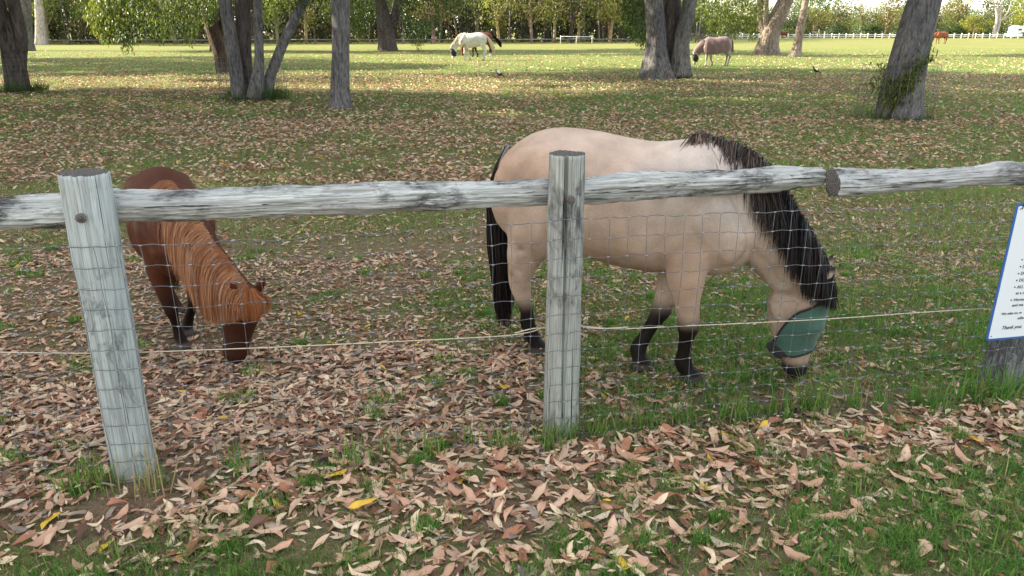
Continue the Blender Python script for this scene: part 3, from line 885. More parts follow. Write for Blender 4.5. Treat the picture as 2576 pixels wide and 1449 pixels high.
def make_forelock(bend, n, length, colours, seed, spread=0.09, lift=0.0, wid=0.005):
    rng = np.random.default_rng(seed)
    _, hd = pony_paths(bend, lift)
    p0 = hd[0, :3] + [0.05, 0, 0.01]
    m = 9
    s = np.linspace(0, 1, m)[None]
    y = rng.normal(0, 0.45, n).clip(-1, 1)[:, None]
    ln = length * rng.uniform(0.65, 1.05, (n, 1)) * (1 - 0.25 * np.abs(y))
    P = np.zeros((n, m, 3))
    front = np.interp((p0[2] - ln * s).ravel() - lift, (hd[::-1, 2] - lift), (hd[::-1, 0] + hd[::-1, 3])).reshape(n, m)
    P[:, :, 0] = np.maximum(p0[0] + 0.03 * np.sqrt(s), front + 0.012 - 0.25 * np.abs(y) ** 2 * spread) + rng.random((n, 1)) * 0.022
    P[:, :, 1] = p0[1] + y * (0.03 + spread * np.clip(s * 1.6, 0, 1))
    P[:, :, 2] = p0[2] + 0.015 * np.sin(np.clip(s * 4, 0, 1) * math.pi) - ln * s
    col = np.array(colours)[rng.integers(0, len(colours), n)] * 0.5 + np.mean(colours, 0) * 0.5
    col = col * rng.uniform(0.85, 1.15, (n, 1))
    return P, np.full(n, wid) * rng.uniform(0.6, 1.3, n), col

def head_surface(bend, t, ph, extra, lift=0.0):
    """points on the head, t from poll to muzzle, ph round it from the brow"""
    _, hd = pony_paths(bend, lift)
    A = crom(hd, 6)
    k = t * (len(A) - 1)
    g = [np.interp(k, np.arange(len(A)), A[:, i]) for i in range(5)]
    dx, dz = np.gradient(A[:, 0]), np.gradient(A[:, 2])
    tx, tz = np.interp(k, np.arange(len(A)), dx), np.interp(k, np.arange(len(A)), dz)
    ln = np.hypot(tx, tz); tx, tz = tx / ln, tz / ln
    ax, az = -tz, tx                                # points to the brow side
    return np.stack([g[0] + ax * (g[3] + extra) * np.cos(ph), g[1] + (g[4] + extra) * np.sin(ph), g[2] + az * (g[3] + extra) * np.cos(ph)], -1)
def make_mask(parent, bend, m_cloth, m_trim, lift=0.0, cover=0.0):
    n, m = 56, 26
    ph = np.linspace(-math.pi, math.pi, n, endpoint=False)
    a = np.abs(ph)
    top = np.interp(a, [0, 0.5, 1.0, 1.5, 2.0, 2.5, math.pi], [0.12, 0.12, 0.15, 0.24, 0.40, 0.535, 0.575]) - cover * np.interp(a, [0, 1, 2.2, math.pi], [0, 0.05, 0.2, 0.1])
    bot = np.interp(a, [0, 0.8, 1.6, 2.4, math.pi], [0.590, 0.605, 0.625, 0.612, 0.600])
    t = top[None] + (bot - top)[None] * np.linspace(0, 1, m)[:, None]
    PH = np.tile(ph, (m, 1))
    eye = 0.040 * np.exp(-((np.abs(PH) - 0.85) / 0.42) ** 2 - ((t - 0.37) / 0.085) ** 2)
    V = head_surface(bend, t.ravel(), PH.ravel(), (0.017 + eye).ravel(), lift)
    Vi = head_surface(bend, t.ravel(), PH.ravel(), (0.013 + eye).ravel(), lift)
    Q = grid_faces(m, n)
    o = ob('fly_mask', mesh_np('fly_mask', np.vstack([V, Vi]), np.vstack([Q, Q[:, ::-1] + len(V)])), m_cloth, parent)
    for row, nm in ((0, 'mask_binding'), (m - 1, 'mask_binding')):
        ring = V[row * n:(row + 1) * n]
        ring = np.vstack([ring, ring[:2]])
        Vt, Qt, _ = tube(ring, 0.0058, n=7, cap=False)
        ob(nm, mesh_np(nm, Vt, Qt), m_trim, o)
    # strap closure under the jaw
    c = head_surface(bend, np.array([0.575]), np.array([math.pi]), np.array([0.012]), lift)[0]
    Vt, Qt, Tt = tube([c + [0.05, -0.07, -0.015], c + [0.015, -0.062, 0.0], c + [-0.012, -0.035, 0.012], c + [-0.022, -0.012, 0.022]], [0.022, 0.026, 0.024, 0.018], [0.006, 0.007, 0.007, 0.006], n=10, k=3)
    ob('jaw_strap', mesh_np('jaw_strap', Vt, Qt, Tt), m_trim, o)
    return o
def add_eyes(parent, bend, lift=0.0):
    m = mat_eye
    for s in (-1, 1):
        c = head_surface(bend, np.array([0.36]), np.array([s * 0.98]), np.array([-0.002]), lift)[0]
        V, Q, T = tube([c + [0, 0, -0.014], c + [0, 0, -0.009], c, c + [0, 0, 0.009], c + [0, 0, 0.014]], [0.004, 0.014, 0.019, 0.014, 0.004], n=14, k=2)
        ob('eye', mesh_np('eye', V, Q, T), m, parent)
mat_eye = mat_plain('dark_eye', (0.012, 0.008, 0.006), 0.12, 0.6, 0, 0.1, 20)

def paint(me, fn):
    V = mverts(me)
    setcol(me, np.clip(fn(V), 0, 1))
def lerp(a, b, t):
    return np.asarray(a)[None] * (1 - t[:, None]) + np.asarray(b)[None] * t[:, None]
def mixto(c, b, t):
    return c * (1 - t[:, None]) + np.asarray(b)[None] * t[:, None]

# ---- buckskin pony
D20 = R(-20)
def place_pony(s, L, angle):
    d = np.array([math.cos(angle), math.sin(angle)]); n = np.array([-math.sin(angle), math.cos(angle)])
    return s * d + L * n
o2 = place_pony(-0.75, 3.38, D20)
B_BEND = 0.13
buck = thing('pony', 'buckskin pony with black mane and legs in a green fly mask, grazing behind the fence', 'pony', (o2[0], o2[1], 0), D20)
def col_buck(V):
    x, y, z = V.T
    n = fbm(V * 5, 3, 3); n3 = fbm(V * 14, 8, 2)
    dap = fbm(V * 16, 51, 2)
    c = lerp((0.44, 0.285, 0.195), (0.54, 0.385, 0.285), np.clip(0.5 + 0.9 * n, 0, 1))
    c = mixto(c, (0.50, 0.30, 0.185), 0.55 * (1 - smooth01(x, -0.30, -0.10)) * smooth01(z, 0.80, 1.0))
    c = mixto(c, (0.56, 0.46, 0.385), 0.75 * smooth01(x, 0.0, 0.35) * smooth01(z, 0.62, 0.95) * (1 - smooth01(x, 0.6, 0.85)))  # greyish sheen of the shoulder painted into the coat colour
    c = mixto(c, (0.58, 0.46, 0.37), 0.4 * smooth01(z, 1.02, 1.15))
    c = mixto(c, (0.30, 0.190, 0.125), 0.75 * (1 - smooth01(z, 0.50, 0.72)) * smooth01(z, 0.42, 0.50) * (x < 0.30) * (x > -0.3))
    c = mixto(c, (0.30, 0.21, 0.15), 0.35 * smooth01(x, 0.62, 0.8) * smooth01(n3, -0.2, 0.4))
    c = mixto(c, (0.20, 0.125, 0.080), 0.6 * smooth01(n3, 0.15, 0.5) * (1 - smooth01(z, 0.60, 0.72)) * (x < -0.25))
    c = c * (1 + 0.13 * dap)[:, None] * np.array([0.90, 0.96, 1.02])
    leg = (x < 0.62)
    edge = np.where(x < -0.2, 0.30, 0.335) + 0.05 * n
    c = mixto(c, (0.011, 0.008, 0.007), (1 - smooth01(z, edge - 0.07, edge + 0.06)) * leg)
    c = mixto(c, (0.055, 0.045, 0.040), (1 - smooth01(z, 0.038, 0.05)) * leg)
    head = smooth01(x, 0.74, 0.80)
    c = mixto(c, (0.30, 0.20, 0.14), 0.5 * head * (1 - smooth01(z, 0.10, 0.22)))
    c = mixto(c, (0.018, 0.017, 0.020), head * (1 - smooth01(z, 0.070 + 0.02 * n, 0.125 + 0.02 * n)))
    ear = smooth01(z, 0.50, 0.53) * smooth01(x, 0.975, 0.995)
    c = mixto(c, (0.46, 0.37, 0.31), 0.8 * ear)
    c = mixto(c, (0.05, 0.035, 0.03), ear * smooth01(z, 0.575, 0.605))
    return c
me = pony_body(B_BEND, 0.0095, 4, None, 0.012)
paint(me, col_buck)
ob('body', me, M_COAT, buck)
BLACKS = [(0.010, 0.008, 0.008), (0.018, 0.013, 0.012), (0.035, 0.024, 0.020), (0.012, 0.010, 0.012)]
P, w, c, t = make_mane(B_BEND, 5200, 0.29, BLACKS, 21, -1, wid=0.0042)
fr = np.clip(1 - t / 0.42, 0, 1)[:, None] * (np.random.default_rng(4).random((len(t), 1)) < 0.75)
c = c * (1 - fr) + fr * np.array([0.20, 0.145, 0.115]) * np.random.default_rng(6).uniform(0.35, 1.3, (len(t), 1))
ob('mane', strand_mesh(P, w, c, 1), M_HAIR, buck)['label'] = 'black mane, greyish brown at the withers'
P, w, c = make_tail(1700, 0.90, BLACKS, 22, spread=0.058, light_root=(0.55, 0.50, 0.47))
ob('tail', strand_mesh(P, w, c, 2), M_HAIR, buck)['label'] = 'black tail with pale hairs at the dock'
P, w, c = make_forelock(B_BEND, 380, 0.15, [(0.05, 0.03, 0.018), (0.10, 0.06, 0.03), (0.02, 0.013, 0.01)], 23, 0.03)
ob('forelock', strand_mesh(P, w, c, 3), M_HAIR, buck)
def mat_mesh_cloth(name, col):
    t = NT(name)
    f = t.noise(t.coord(), 260, 2, 0.5)
    g = t.noise(t.coord(), 9, 3, 0.6)
    c = t.mix(f, tuple(x * 0.7 for x in col), tuple(x * 1.2 for x in col))
    c = t.mix(1.0, c, t.ramp(g, [(0.3, 0.85), (0.7, 1.15)]), 'MULTIPLY')
    return t.bsdf(c, 0.65, t.bump(f, 0.3, 0.002), spec=0.3, sheen=0.2)
M_MASK_GREEN = mat_mesh_cloth('green_mesh_cloth', (0.048, 0.112, 0.085))
M_BLACK_CLOTH = mat_mesh_cloth('black_cloth', (0.012, 0.012, 0.013))
make_mask(buck, B_BEND, M_MASK_GREEN, M_BLACK_CLOTH)['label'] = 'green mesh fly mask with black binding'

# ---- little chestnut pony, seen from the front quarter
A_MINI, S_MINI = R(-60), 0.76
dm = np.array([math.cos(A_MINI), math.sin(A_MINI)]); nm_ = np.array([-dm[1], dm[0]])
pf = ground(462, 880)[:2]                                      # its right fore hoof
om = pf - S_MINI * (0.45 * dm - 0.065 * nm_)
mini = thing('pony', 'small dark chestnut pony with a long flaxen mane, head down beside the left post', 'pony', (om[0], om[1], 0), A_MINI)
mini.scale = (S_MINI,) * 3
M_BEND, M_LIFT = (0.32, 0.17), 0.034
HEAD_SCALE[:] = [1.10, 1.50]
def col_mini(V):
    x, y, z = V.T
    n = fbm(V * 4, 13, 3)
    c = lerp((0.060, 0.019, 0.010), (0.092, 0.030, 0.016), np.clip(0.5 + n, 0, 1))
    c = mixto(c, (0.035, 0.014, 0.010), 0.8 * (1 - smooth01(z, 0.30, 0.62)) * (x < 0.62))
    c = mixto(c, (0.012, 0.007, 0.006), (1 - smooth01(z, 0.16, 0.52)) * (x > 0.2) * (x < 0.62))
    c = mixto(c, (0.075, 0.055, 0.048), (1 - smooth01(z, 0.05, 0.07)) * (x < 0.62))
    head = smooth01(x, 0.74, 0.80)
    c = mixto(c, (0.030, 0.011, 0.007), 0.8 * head * (1 - smooth01(z, 0.25, 0.45)))
    c = mixto(c, (0.020, 0.015, 0.015), head * (1 - smooth01(z, 0.05, 0.10)))
    return c
lg = legs_standard()
me = pony_body(M_BEND, 0.0120, 5, lg, M_LIFT, fat=1.04)
paint(me, col_mini)
ob('body', me, M_COAT_DARK, mini)
FLAX = [(0.36, 0.168, 0.085), (0.42, 0.210, 0.112), (0.30, 0.125, 0.058), (0.48, 0.265, 0.155), (0.22, 0.085, 0.038)]
P, w, c, t = make_mane(M_BEND, 7500, 0.44, FLAX, 31, -1, M_LIFT, stand=0.28, wid=0.0038, flips=0.0)
ob('mane', strand_mesh(P, w, c, 4), M_HAIR, mini)['label'] = 'long flaxen orange mane hanging over the neck'
P, w, c = make_forelock(M_BEND, 1700, 0.215, [(0.32, 0.125, 0.050), (0.40, 0.170, 0.075), (0.25, 0.085, 0.032)], 32, 0.095, M_LIFT, wid=0.004)
ob('forelock', strand_mesh(P, w, c, 5), M_HAIR, mini)
P, w, c = make_tail(1100, 0.92, [(0.10, 0.035, 0.015), (0.16, 0.06, 0.025), (0.07, 0.025, 0.012)], 33, spread=0.06)
ob('tail', strand_mesh(P, w, c, 6), M_HAIR, mini)
add_eyes(mini, M_BEND, M_LIFT)
HEAD_SCALE[:] = [1.0, 1.0]

# ---- horses farther out; long legs, turned to face left
def tall_legs(shift=0.0, step=1.0):
    L = legs_standard()
    return L
def far_horse(label, u, v, height, colour, mane_cols, tail_cols, seed, rz=math.pi, voxel=0.022, swish=(0, 0), mask=None, tail_len=0.8, tn=400, mane_len=0.24, group='horses out in the paddock', tail_wid=0.014):
    p = ground(u, v)
    t = thing('horse', label, 'horse', p, rz, group)
    k = height / 1.17
    t.scale = (k * 1.04, k * 0.82, k)
    me = pony_body(-0.03, voxel, 4, None, fat=0.95)
    paint(me, colour)
    ob('body', me, M_COAT, t)
    if mane_cols:
        P, w, c, _ = make_mane(-0.03, 500, mane_len, mane_cols, seed, 1, stand=0.2, wid=0.014)
        ob('mane', strand_mesh(P, w, c, seed), M_HAIR, t)
    P, w, c = make_tail(tn, tail_len, tail_cols, seed + 1, swish=swish, wid=tail_wid)
    ob('tail', strand_mesh(P, w, c, seed + 2), M_HAIR, t)
    if mask is not None: make_mask(t, -0.03, mask, mask, cover=0.9)
    return t
def col_paint(V):
    x, y, z = V.T
    n = fbm(V * 3.1 + 4.2, 41, 3)
    c = lerp((0.50, 0.49, 0.46), (0.58, 0.57, 0.55), np.clip(0.5 + n, 0, 1))
    patch = smooth01(n + 0.9 * np.exp(-((x - 0.45) ** 2 + (z - 0.58) ** 2) / 0.012) + 0.5 * np.exp(-((x - 0.62) ** 2 + (z - 0.86) ** 2) / 0.012) + 0.4 * np.exp(-((x + 0.12) ** 2 + (z - 0.66) ** 2) / 0.006), 0.40, 0.62)
    c = mixto(c, (0.34, 0.19, 0.12), patch * 0.8)
    return mixto(c, (0.25, 0.2, 0.17), (1 - smooth01(z, 0.03, 0.05)) * (x < 0.62))
def col_bay(V):
    x, y, z = V.T
    c = lerp((0.115, 0.030, 0.016), (0.16, 0.05, 0.025), np.clip(0.5 + fbm(V * 4, 9, 2), 0, 1))
    c = mixto(c, (0.025, 0.012, 0.010), (1 - smooth01(z, 0.30, 0.55)) * (x < 0.62))
    return mixto(c, (0.62, 0.58, 0.52), (1 - smooth01(z, 0.16, 0.20)) * (x < -0.2))
def col_grey(V):
    x, y, z = V.T
    c = lerp((0.30, 0.26, 0.23), (0.38, 0.34, 0.31), np.clip(0.5 + fbm(V * 4, 19, 2), 0, 1))
    return mixto(c, (0.28, 0.20, 0.17), 0.6 * smooth01(fbm(V * 6, 5, 2), 0.0, 0.4) * (z < 0.55))
def col_chestnut(V):
    x, y, z = V.T
    c = lerp((0.20, 0.070, 0.032), (0.28, 0.105, 0.050), np.clip(0.5 + fbm(V * 4, 29, 2), 0, 1))
    return mixto(c, (0.12, 0.05, 0.03), 0.7 * (1 - smooth01(z, 0.1, 0.4)) * (x < 0.62))
far_horse('white and tan pinto horse with a black fly mask, grazing in the shade', 1194, 152, 1.50, col_paint, [(0.62, 0.56, 0.48), (0.5, 0.42, 0.34)], [(0.66, 0.55, 0.38), (0.55, 0.44, 0.29), (0.72, 0.64, 0.50)], 61,
          R(176), swish=(-0.34, 0.10), mask=M_BLACK_CLOTH, tail_len=0.86, tn=700)
far_horse('bay horse with black tail and white hind socks, behind the pinto', 1212, 143, 1.50, col_bay, BLACKS, BLACKS, 66, R(181), swish=(-0.42, 0.22), tail_len=0.80, tn=700)
rug_h = far_horse('pale horse in a dusky pink rug and black fly mask, near the large trunk', 1803, 166, 1.30, col_grey, None, [(0.45, 0.38, 0.33), (0.3, 0.24, 0.2)], 71, R(180), mask=M_BLACK_CLOTH, tail_len=0.75)
far_horse('lone chestnut horse grazing far off in the sunny field', 2366, 110, 1.48, col_chestnut, [(0.25, 0.08, 0.03)], [(0.10, 0.045, 0.03), (0.16, 0.06, 0.03)], 76, R(186), voxel=0.022, tn=250)
far_horse('tiny bay horse by the far white fence, between two leaning trunks', 1972, 97.5, 1.45, col_bay, BLACKS, BLACKS, 81, R(200), voxel=0.026, tn=200)
def build_rug(parent):
    t = NT('dusky_pink_rug')
    f = t.noise(t.coord(), 4, 4, 0.6)
    g = t.noise(t.coord((3, 30, 30)), 1.5, 3, 0.6)
    c = t.mix(f, (0.13, 0.080, 0.080), (0.205, 0.140, 0.135))
    c = t.mix(t.ramp(g, [(0.35, 0.35), (0.5, 0.0)]), c, (0.15, 0.08, 0.08))
    m = t.bsdf(c, 0.7, t.bump(f, 0.4, 0.02), spec=0.25, sheen=0.2)
    n, A = 40, crom(TORSO[1:-1], 4)
    ph = np.linspace(-2.45, 2.45, n)
    zc, hh = (A[:, 1] + A[:, 2]) / 2, (A[:, 1] - A[:, 2]) / 2 + 0.022
    V = []
    for i in range(len(A)):
        hang = np.clip((np.abs(ph) - 1.75) / 0.7, 0, 1)
        yy = (A[i, 3] + 0.025 + 0.010 * np.sin(A[i, 0] * 22 + ph * 2)) * np.where(np.abs(ph) > 1.45, np.sign(ph) * (1.0 - 0.10 * hang), np.sin(ph))
        zz = zc[i] + hh[i] * np.where(np.abs(ph) > 1.45, math.cos(1.45) - (np.abs(ph) - 1.45) * 1.15, np.cos(ph))
        zz = np.maximum(zz, 0.47 + 0.03 * np.sin(A[i, 0] * 9) + 0.05 * (A[i, 0] < -0.3))
        V.append(np.stack([np.full(n, A[i, 0]), yy, zz], 1))
    V = np.concatenate(V)
    rug = ob('rug', mesh_np('rug', V, grid_faces(len(A), n, False)), m, parent)
    rug.modifiers.new('thick', 'SOLIDIFY').thickness = 0.006
    nk, _ = pony_paths(-0.03)
    Vn, Qn, _ = tube(nk[1:6, :3], nk[1:6, 3] + 0.028, nk[1:6, 4] + 0.03, n=28, k=4, cap=False)
    hood = ob('neck_cover', mesh_np('neck_cover', Vn, Qn), m, rug)
    hood.modifiers.new('thick', 'SOLIDIFY').thickness = 0.006
    fl = [(-0.53, 0.05, 1.06), (-0.58, 0.09, 0.95), (-0.60, 0.12, 0.78), (-0.615, 0.13, 0.56)]
    Vf = np.array([(x, s * w, z) for x, w, z in fl for s in (-1, -0.5, 0, 0.5, 1)])
    flap = ob('tail_flap', mesh_np('tail_flap', Vf, grid_faces(4, 5, False)), m, rug)
    flap.modifiers.new('thick', 'SOLIDIFY').thickness = 0.008
    return rug
build_rug(rug_h)

# ---- magpies and the white birds on the field
M_FEATHER = mat_hair('feathers', 0.5, 0.4)
def bird(label, u, v, h, rz, white=False, group='birds on the grass'):
    k = h / 0.36
    parts = [tube([(-0.10, 0, 0.17), (-0.06, 0, 0.18), (0.0, 0, 0.20), (0.05, 0, 0.235), (0.085, 0, 0.275), (0.10, 0, 0.31), (0.115, 0, 0.335), (0.13, 0, 0.34)], [0.02, 0.045, 0.060, 0.055, 0.038, 0.034, 0.032, 0.012], n=14, k=3),
             tube([(0.12, 0, 0.335), (0.15, 0, 0.330), (0.175, 0, 0.322)], [0.014, 0.010, 0.002], n=8),
             tube([(-0.06, 0, 0.18), (-0.14, 0, 0.13), (-0.20, 0, 0.085)], [0.030, 0.018, 0.010], [0.035, 0.032, 0.028], n=8, k=2)]
    for s in (-1, 1):
        parts.append(tube([(0.0, s * 0.025, 0.16), (0.012, s * 0.03, 0.09), (0.0, s * 0.03, 0.006), (0.035, s * 0.032, 0.004)], [0.014, 0.007, 0.007, 0.005], n=6))
    mb = MB()
    for p in parts: mb.add(*p)
    V = np.concatenate(mb.V)
    x, y, z = V.T
    c = np.tile([0.012, 0.012, 0.015], (len(V), 1))
    wm = smooth01(z - 0.6 * x, 0.232, 0.242) * (x < 0.082) * (x > -0.05)
    c = mixto(c, (0.72, 0.72, 0.72), np.clip(wm, 0, 1))
    if white: c = np.tile([0.75, 0.74, 0.72], (len(V), 1))
    mb.C = [c]
    t = thing('white_bird' if white else 'magpie', label, 'bird', ground(u, v), rz, group)
    t.scale = (k, k, k)
    ob('body', mb.mesh('body'), M_FEATHER, t)
bird('black and white magpie standing in the shade below the pinto horse', 1256, 201, 0.36, R(165))
bird('black and white magpie standing alone on brown litter, towards the caged tree', 2052, 191, 0.34, R(165))
bird('small white bird on the sunny field, left of the caged leaning trunk', 2072, 99.0, 0.5, R(20), True)
bird('second small white bird on the sunny field, nearer the caged leaning trunk', 2098, 98.6, 0.5, R(200), True)

# ------------------------------------------------------------------ trees
def leafcards(P, D, L, Wd, col, seed):
    """pointed leaves: n bases, unit directions, lengths, widths, colours -> verts, quads, colours"""
    rng = np.random.default_rng(seed)
    n = len(P)
    sd = np.cross(D, rng.normal(0, 1, (n, 3)))
    sd /= np.linalg.norm(sd, axis=1)[:, None] + 1e-9
    nr = np.cross(D, sd)
    L = np.broadcast_to(L, (n,))[:, None]; Wd = np.broadcast_to(Wd, (n,))[:, None]
    mid = P + D * L * 0.42 + nr * L * 0.06
    V = np.stack([P, mid - sd * Wd * 0.5, P + D * L, mid + sd * Wd * 0.5], 1).reshape(-1, 3)
    Q = np.arange(n * 4).reshape(-1, 4)
    return V, Q, np.repeat(col, 4, 0)
LEAF_DARK, LEAF_MID, LEAF_YEL = np.array([0.030, 0.052, 0.014]), np.array([0.065, 0.095, 0.020]), np.array([0.150, 0.165, 0.026])
def leaf_colours(n, rng, mixw=(0.45, 0.4, 0.15)):
    k = rng.choice(3, n, p=mixw)
    return np.stack([LEAF_DARK, LEAF_MID, LEAF_YEL])[k] * rng.uniform(0.7, 1.3, (n, 1))
def sprays(anchors, length, per, size, seed, spread=0.22, mixw=(0.45, 0.4, 0.15), drift=(0, 0, 0)):
    """hanging twigs: anchors are the low ends; leaves hang all along each twig"""
    rng = np.random.default_rng(seed)
    A = np.repeat(np.asarray(anchors), per, 0)
    n = len(A)
    ln = np.repeat(rng.uniform(0.6, 1.2, len(anchors)) * length, per)
    s = rng.random(n)
    az = np.repeat(rng.random(len(anchors)) * 6.283, per)
    off = np.stack([np.cos(az), np.sin(az), 0 * az], 1) * (s ** 1.6 * ln * 0.45)[:, None]
    P = A + off
    P[:, 2] += s * ln
    P += rng.normal(0, 1, (n, 3)) * spread * (0.35 + s[:, None])
    D = np.stack([rng.normal(0, 0.42, n), rng.normal(0, 0.42, n), -np.abs(rng.normal(0.9, 0.35, n))], 1) + np.asarray(drift)
    D /= np.linalg.norm(D, axis=1)[:, None]
    clump = np.repeat(rng.uniform(0.65, 1.35, len(anchors)), per)[:, None]
    return leafcards(P, D, size * rng.uniform(0.7, 1.25, n), size * 0.24 * rng.uniform(0.8, 1.3, n), leaf_colours(n, rng, mixw) * clump, seed + 1)
def profile_sprays(prof, depth, dspread, count, up, seed):
    """low ends scattered below the out-of-frame crown, following the foliage's lower edge"""
    rng = np.random.default_rng(seed)
    prof = np.array(prof, float)
    u = rng.uniform(prof[0, 0], prof[-1, 0], count)
    vb = np.interp(u, prof[:, 0], prof[:, 1])
    v = vb - rng.random(count) ** 1.4 * (vb + up)
    d = depth + rng.uniform(-dspread, dspread, count)
    return np.array([at(a, b, c) for a, b, c in zip(u, v, d)])
def canopy_mesh(name, seed, rx=4.6, rz=3.0, clusters=105, per=115, size=0.30):
    rng = np.random.default_rng(seed)
    c = rng.normal(0, 1, (clusters, 3))
    c /= np.linalg.norm(c, axis=1)[:, None]
    c *= rng.uniform(0.35, 1.0, (clusters, 1)) ** 0.6
    c *= [rx, rx, rz]
    cr = rng.uniform(0.6, 1.15, clusters)
    P = np.repeat(c, per, 0) + rng.normal(0, 0.5, (clusters * per, 3)) * np.repeat(cr, per)[:, None] * [1, 1, 0.7]
    n = len(P)
    D = rng.normal(0, 0.6, (n, 3)) - [0, 0, 0.6]
    D /= np.linalg.norm(D, axis=1)[:, None]
    V, Q, C = leafcards(P, D, size * rng.uniform(0.7, 1.4, n), size * 0.42, leaf_colours(n, rng), seed + 3)
    me = mesh_np(name, V, Q, None, C)
    me.materials.append(M_LEAF)
    return me, c
CANOPY = [canopy_mesh('crown', 301), canopy_mesh('crown', 302), canopy_mesh('crown', 303)]
def bark_tube(P, rad, seed, amp=0.07, n=30, k=7, flare=0.0, fluted=0.0):
    A = crom(np.column_stack([np.asarray(P, float), np.asarray(rad, float)]), k)
    V, Q, T = tube(A[:, :3], A[:, 3], lat=(1, 0.05, 0), n=n)
    m = len(A)
    ctr = np.repeat(A[:, :3], n, 0)
    N = V[:m * n] - ctr
    rr = np.repeat(A[:, 3], n)[:, None]
    U = N / rr
    z = ctr[:, 2:3]
    d = amp * fbm(np.hstack([U * 1.3, z * 0.9])[:, [0, 1, 3]] + seed, seed, 3) + amp * 0.6 * fbm(np.hstack([U * 4.5, z * 1.6])[:, [0, 1, 3]], seed + 3, 3)
    if flare: d = d + flare * np.exp(-np.maximum(z[:, 0] - A[0, 2], 0) / (A[0, 3] * 1.3)) * (0.65 + 0.6 * vnoise(np.hstack([U * 1.9, z * 0])[:, [0, 1, 3]], seed + 5))
    if fluted: d = d + fluted * np.sin(np.arctan2(U[:, 1], U[:, 0]) * 5 + seed) * np.exp(-np.maximum(z[:, 0], 0) / 1.6)
    V[:m * n] = ctr + N * (1 + d[:, None])
    return V, Q, T
def tree(name, label, depth, stems, mat, crown=None, hang=None, seed=1, amp=0.07, flare=0.35, fluted=0.0, group='gum trees in the paddock', category='tree', top=7.0, mats=None):
    """stems: lists of (u, v, radius) at one depth; they are carried on upwards into the crown"""
    b = at(stems[0][0][0], stems[0][0][1], depth); b[2] = 0
    t = thing(name, label, category, b, 0, group)
    tr = MB()
    ends = []
    for si, st in enumerate(stems):
        dd = depth + (0.0 if si == 0 else 0.12 * ((si % 2) * 2 - 1)) + (0.3 if mats and si == 1 else 0)
        P = [at(u, v, dd) - b for u, v, r in st]
        rad = [r for u, v, r in st]
        if si == 0: P[0][2] = -0.12
        d = np.array(P[-1]) - np.array(P[-2]); d /= np.linalg.norm(d)
        z = P[-1][2]
        while z < top:
            d = d * 0.8 + np.array([0, 0, 0.25]); d /= np.linalg.norm(d)
            P.append(P[-1] + d * 1.3); rad.append(rad[-1] * 0.86); z = P[-1][2]
        ends.append(P[-1])
        bt = bark_tube(P, rad, seed + si * 3, amp, 32, 7, flare if st[0][1] > 100 or si == 0 else 0, fluted)
        if mats: ob('stem', mesh_np('stem', *bt), mats[si], t)
        else: tr.add(*bt)
    rng = np.random.default_rng(seed)
    cz = top + 1.6
    for k in range(5):
        e = ends[k % len(ends)]
        a = rng.random() * 6.283
        q = np.array([e[0] + math.cos(a) * 2.6, e[1] + math.sin(a) * 2.6, cz + rng.uniform(0, 2)])
        P = [e - [0, 0, 0.5], (e + q) / 2 + [0, 0, 0.3], q]
        tr.add(*tube(P, [0.10, 0.07, 0.03], n=8, k=4))
    ob('limbs' if mats else 'trunk', tr.mesh('trunk'), mat, t)
    if crown is not None:
        ci, sx, sz = crown
        e = np.mean(ends, 0)
        c = ob('crown', CANOPY[ci][0], None, t, (e[0], e[1], cz + 1.4 * sz), (0, 0, rng.random() * 6.28))
        c.scale = (sx, sx, sz)
    if hang is not None:
        V, Q, C = hang
        ob('hanging_foliage', mesh_np('hanging_foliage', V - b, Q, None, C), M_LEAF, t)
    return t

def hang(prof, depth, dsp, count, up, seed, per=26, size=0.13, length=0.9, spread=0.13, mixw=(0.45, 0.4, 0.15)):
    return sprays(profile_sprays(prof, depth, dsp, count, up, seed), length, per, size, seed + 1, spread, mixw)
def joinh(*hs):
    V, Q, C, n = [], [], [], 0
    for v, q, c in hs:
        V.append(v); Q.append(q + n); C.append(c); n += len(v)
    return np.vstack(V), np.vstack(Q), np.vstack(C)

D1 = ground(45, 232)[1]
t1 = tree('gum_tree', 'dark forked gum trunk in a wire guard at the left edge of the picture', D1,
          [[(47, 234, 0.30), (36, 165, 0.265), (18, 90, 0.22), (-8, 10, 0.19), (-30, -60, 0.17)], [(44, 165, 0.19), (52, 95, 0.165), (36, 10, 0.15), (28, -60, 0.14)]],
          M_BARK_ROUGH, (0, 1.05, 1.0), seed=3, flare=0.2)
tree('gum_tree', 'thick grey gum trunk behind the forked trunk on the left', ground(68, 128)[1],
     [[(70, 128, 0.50), (66, 80, 0.46), (62, 0, 0.43)]], M_BARK_GREY, (1, 1.0, 1.0), seed=5, flare=0.3,
     hang=hang([(95, 0), (110, 25), (128, 62), (140, 30), (160, 12), (185, 48), (205, 50), (222, 15)], 45, 3, 90, 60, 505, 24, 0.17, 0.9))
tree('gum_tree', 'pale smooth gum trunk beside the far left rail', ground(103, 113)[1],
     [[(104, 113.5, 0.62), (101, 60, 0.50), (97, 0, 0.42)]], M_BARK_PALE, (2, 1.0, 1.0), seed=7, flare=0.3)
tree('gum_tree', 'thin brown trunk leaning left between the two left gum trunks', ground(58, 126)[1],
     [[(62, 126, 0.30), (50, 70, 0.25), (38, 0, 0.22)]], M_BARK_TAN, (0, 0.8, 0.9), seed=8, flare=0.2)
D4 = ground(563, 183)[1]
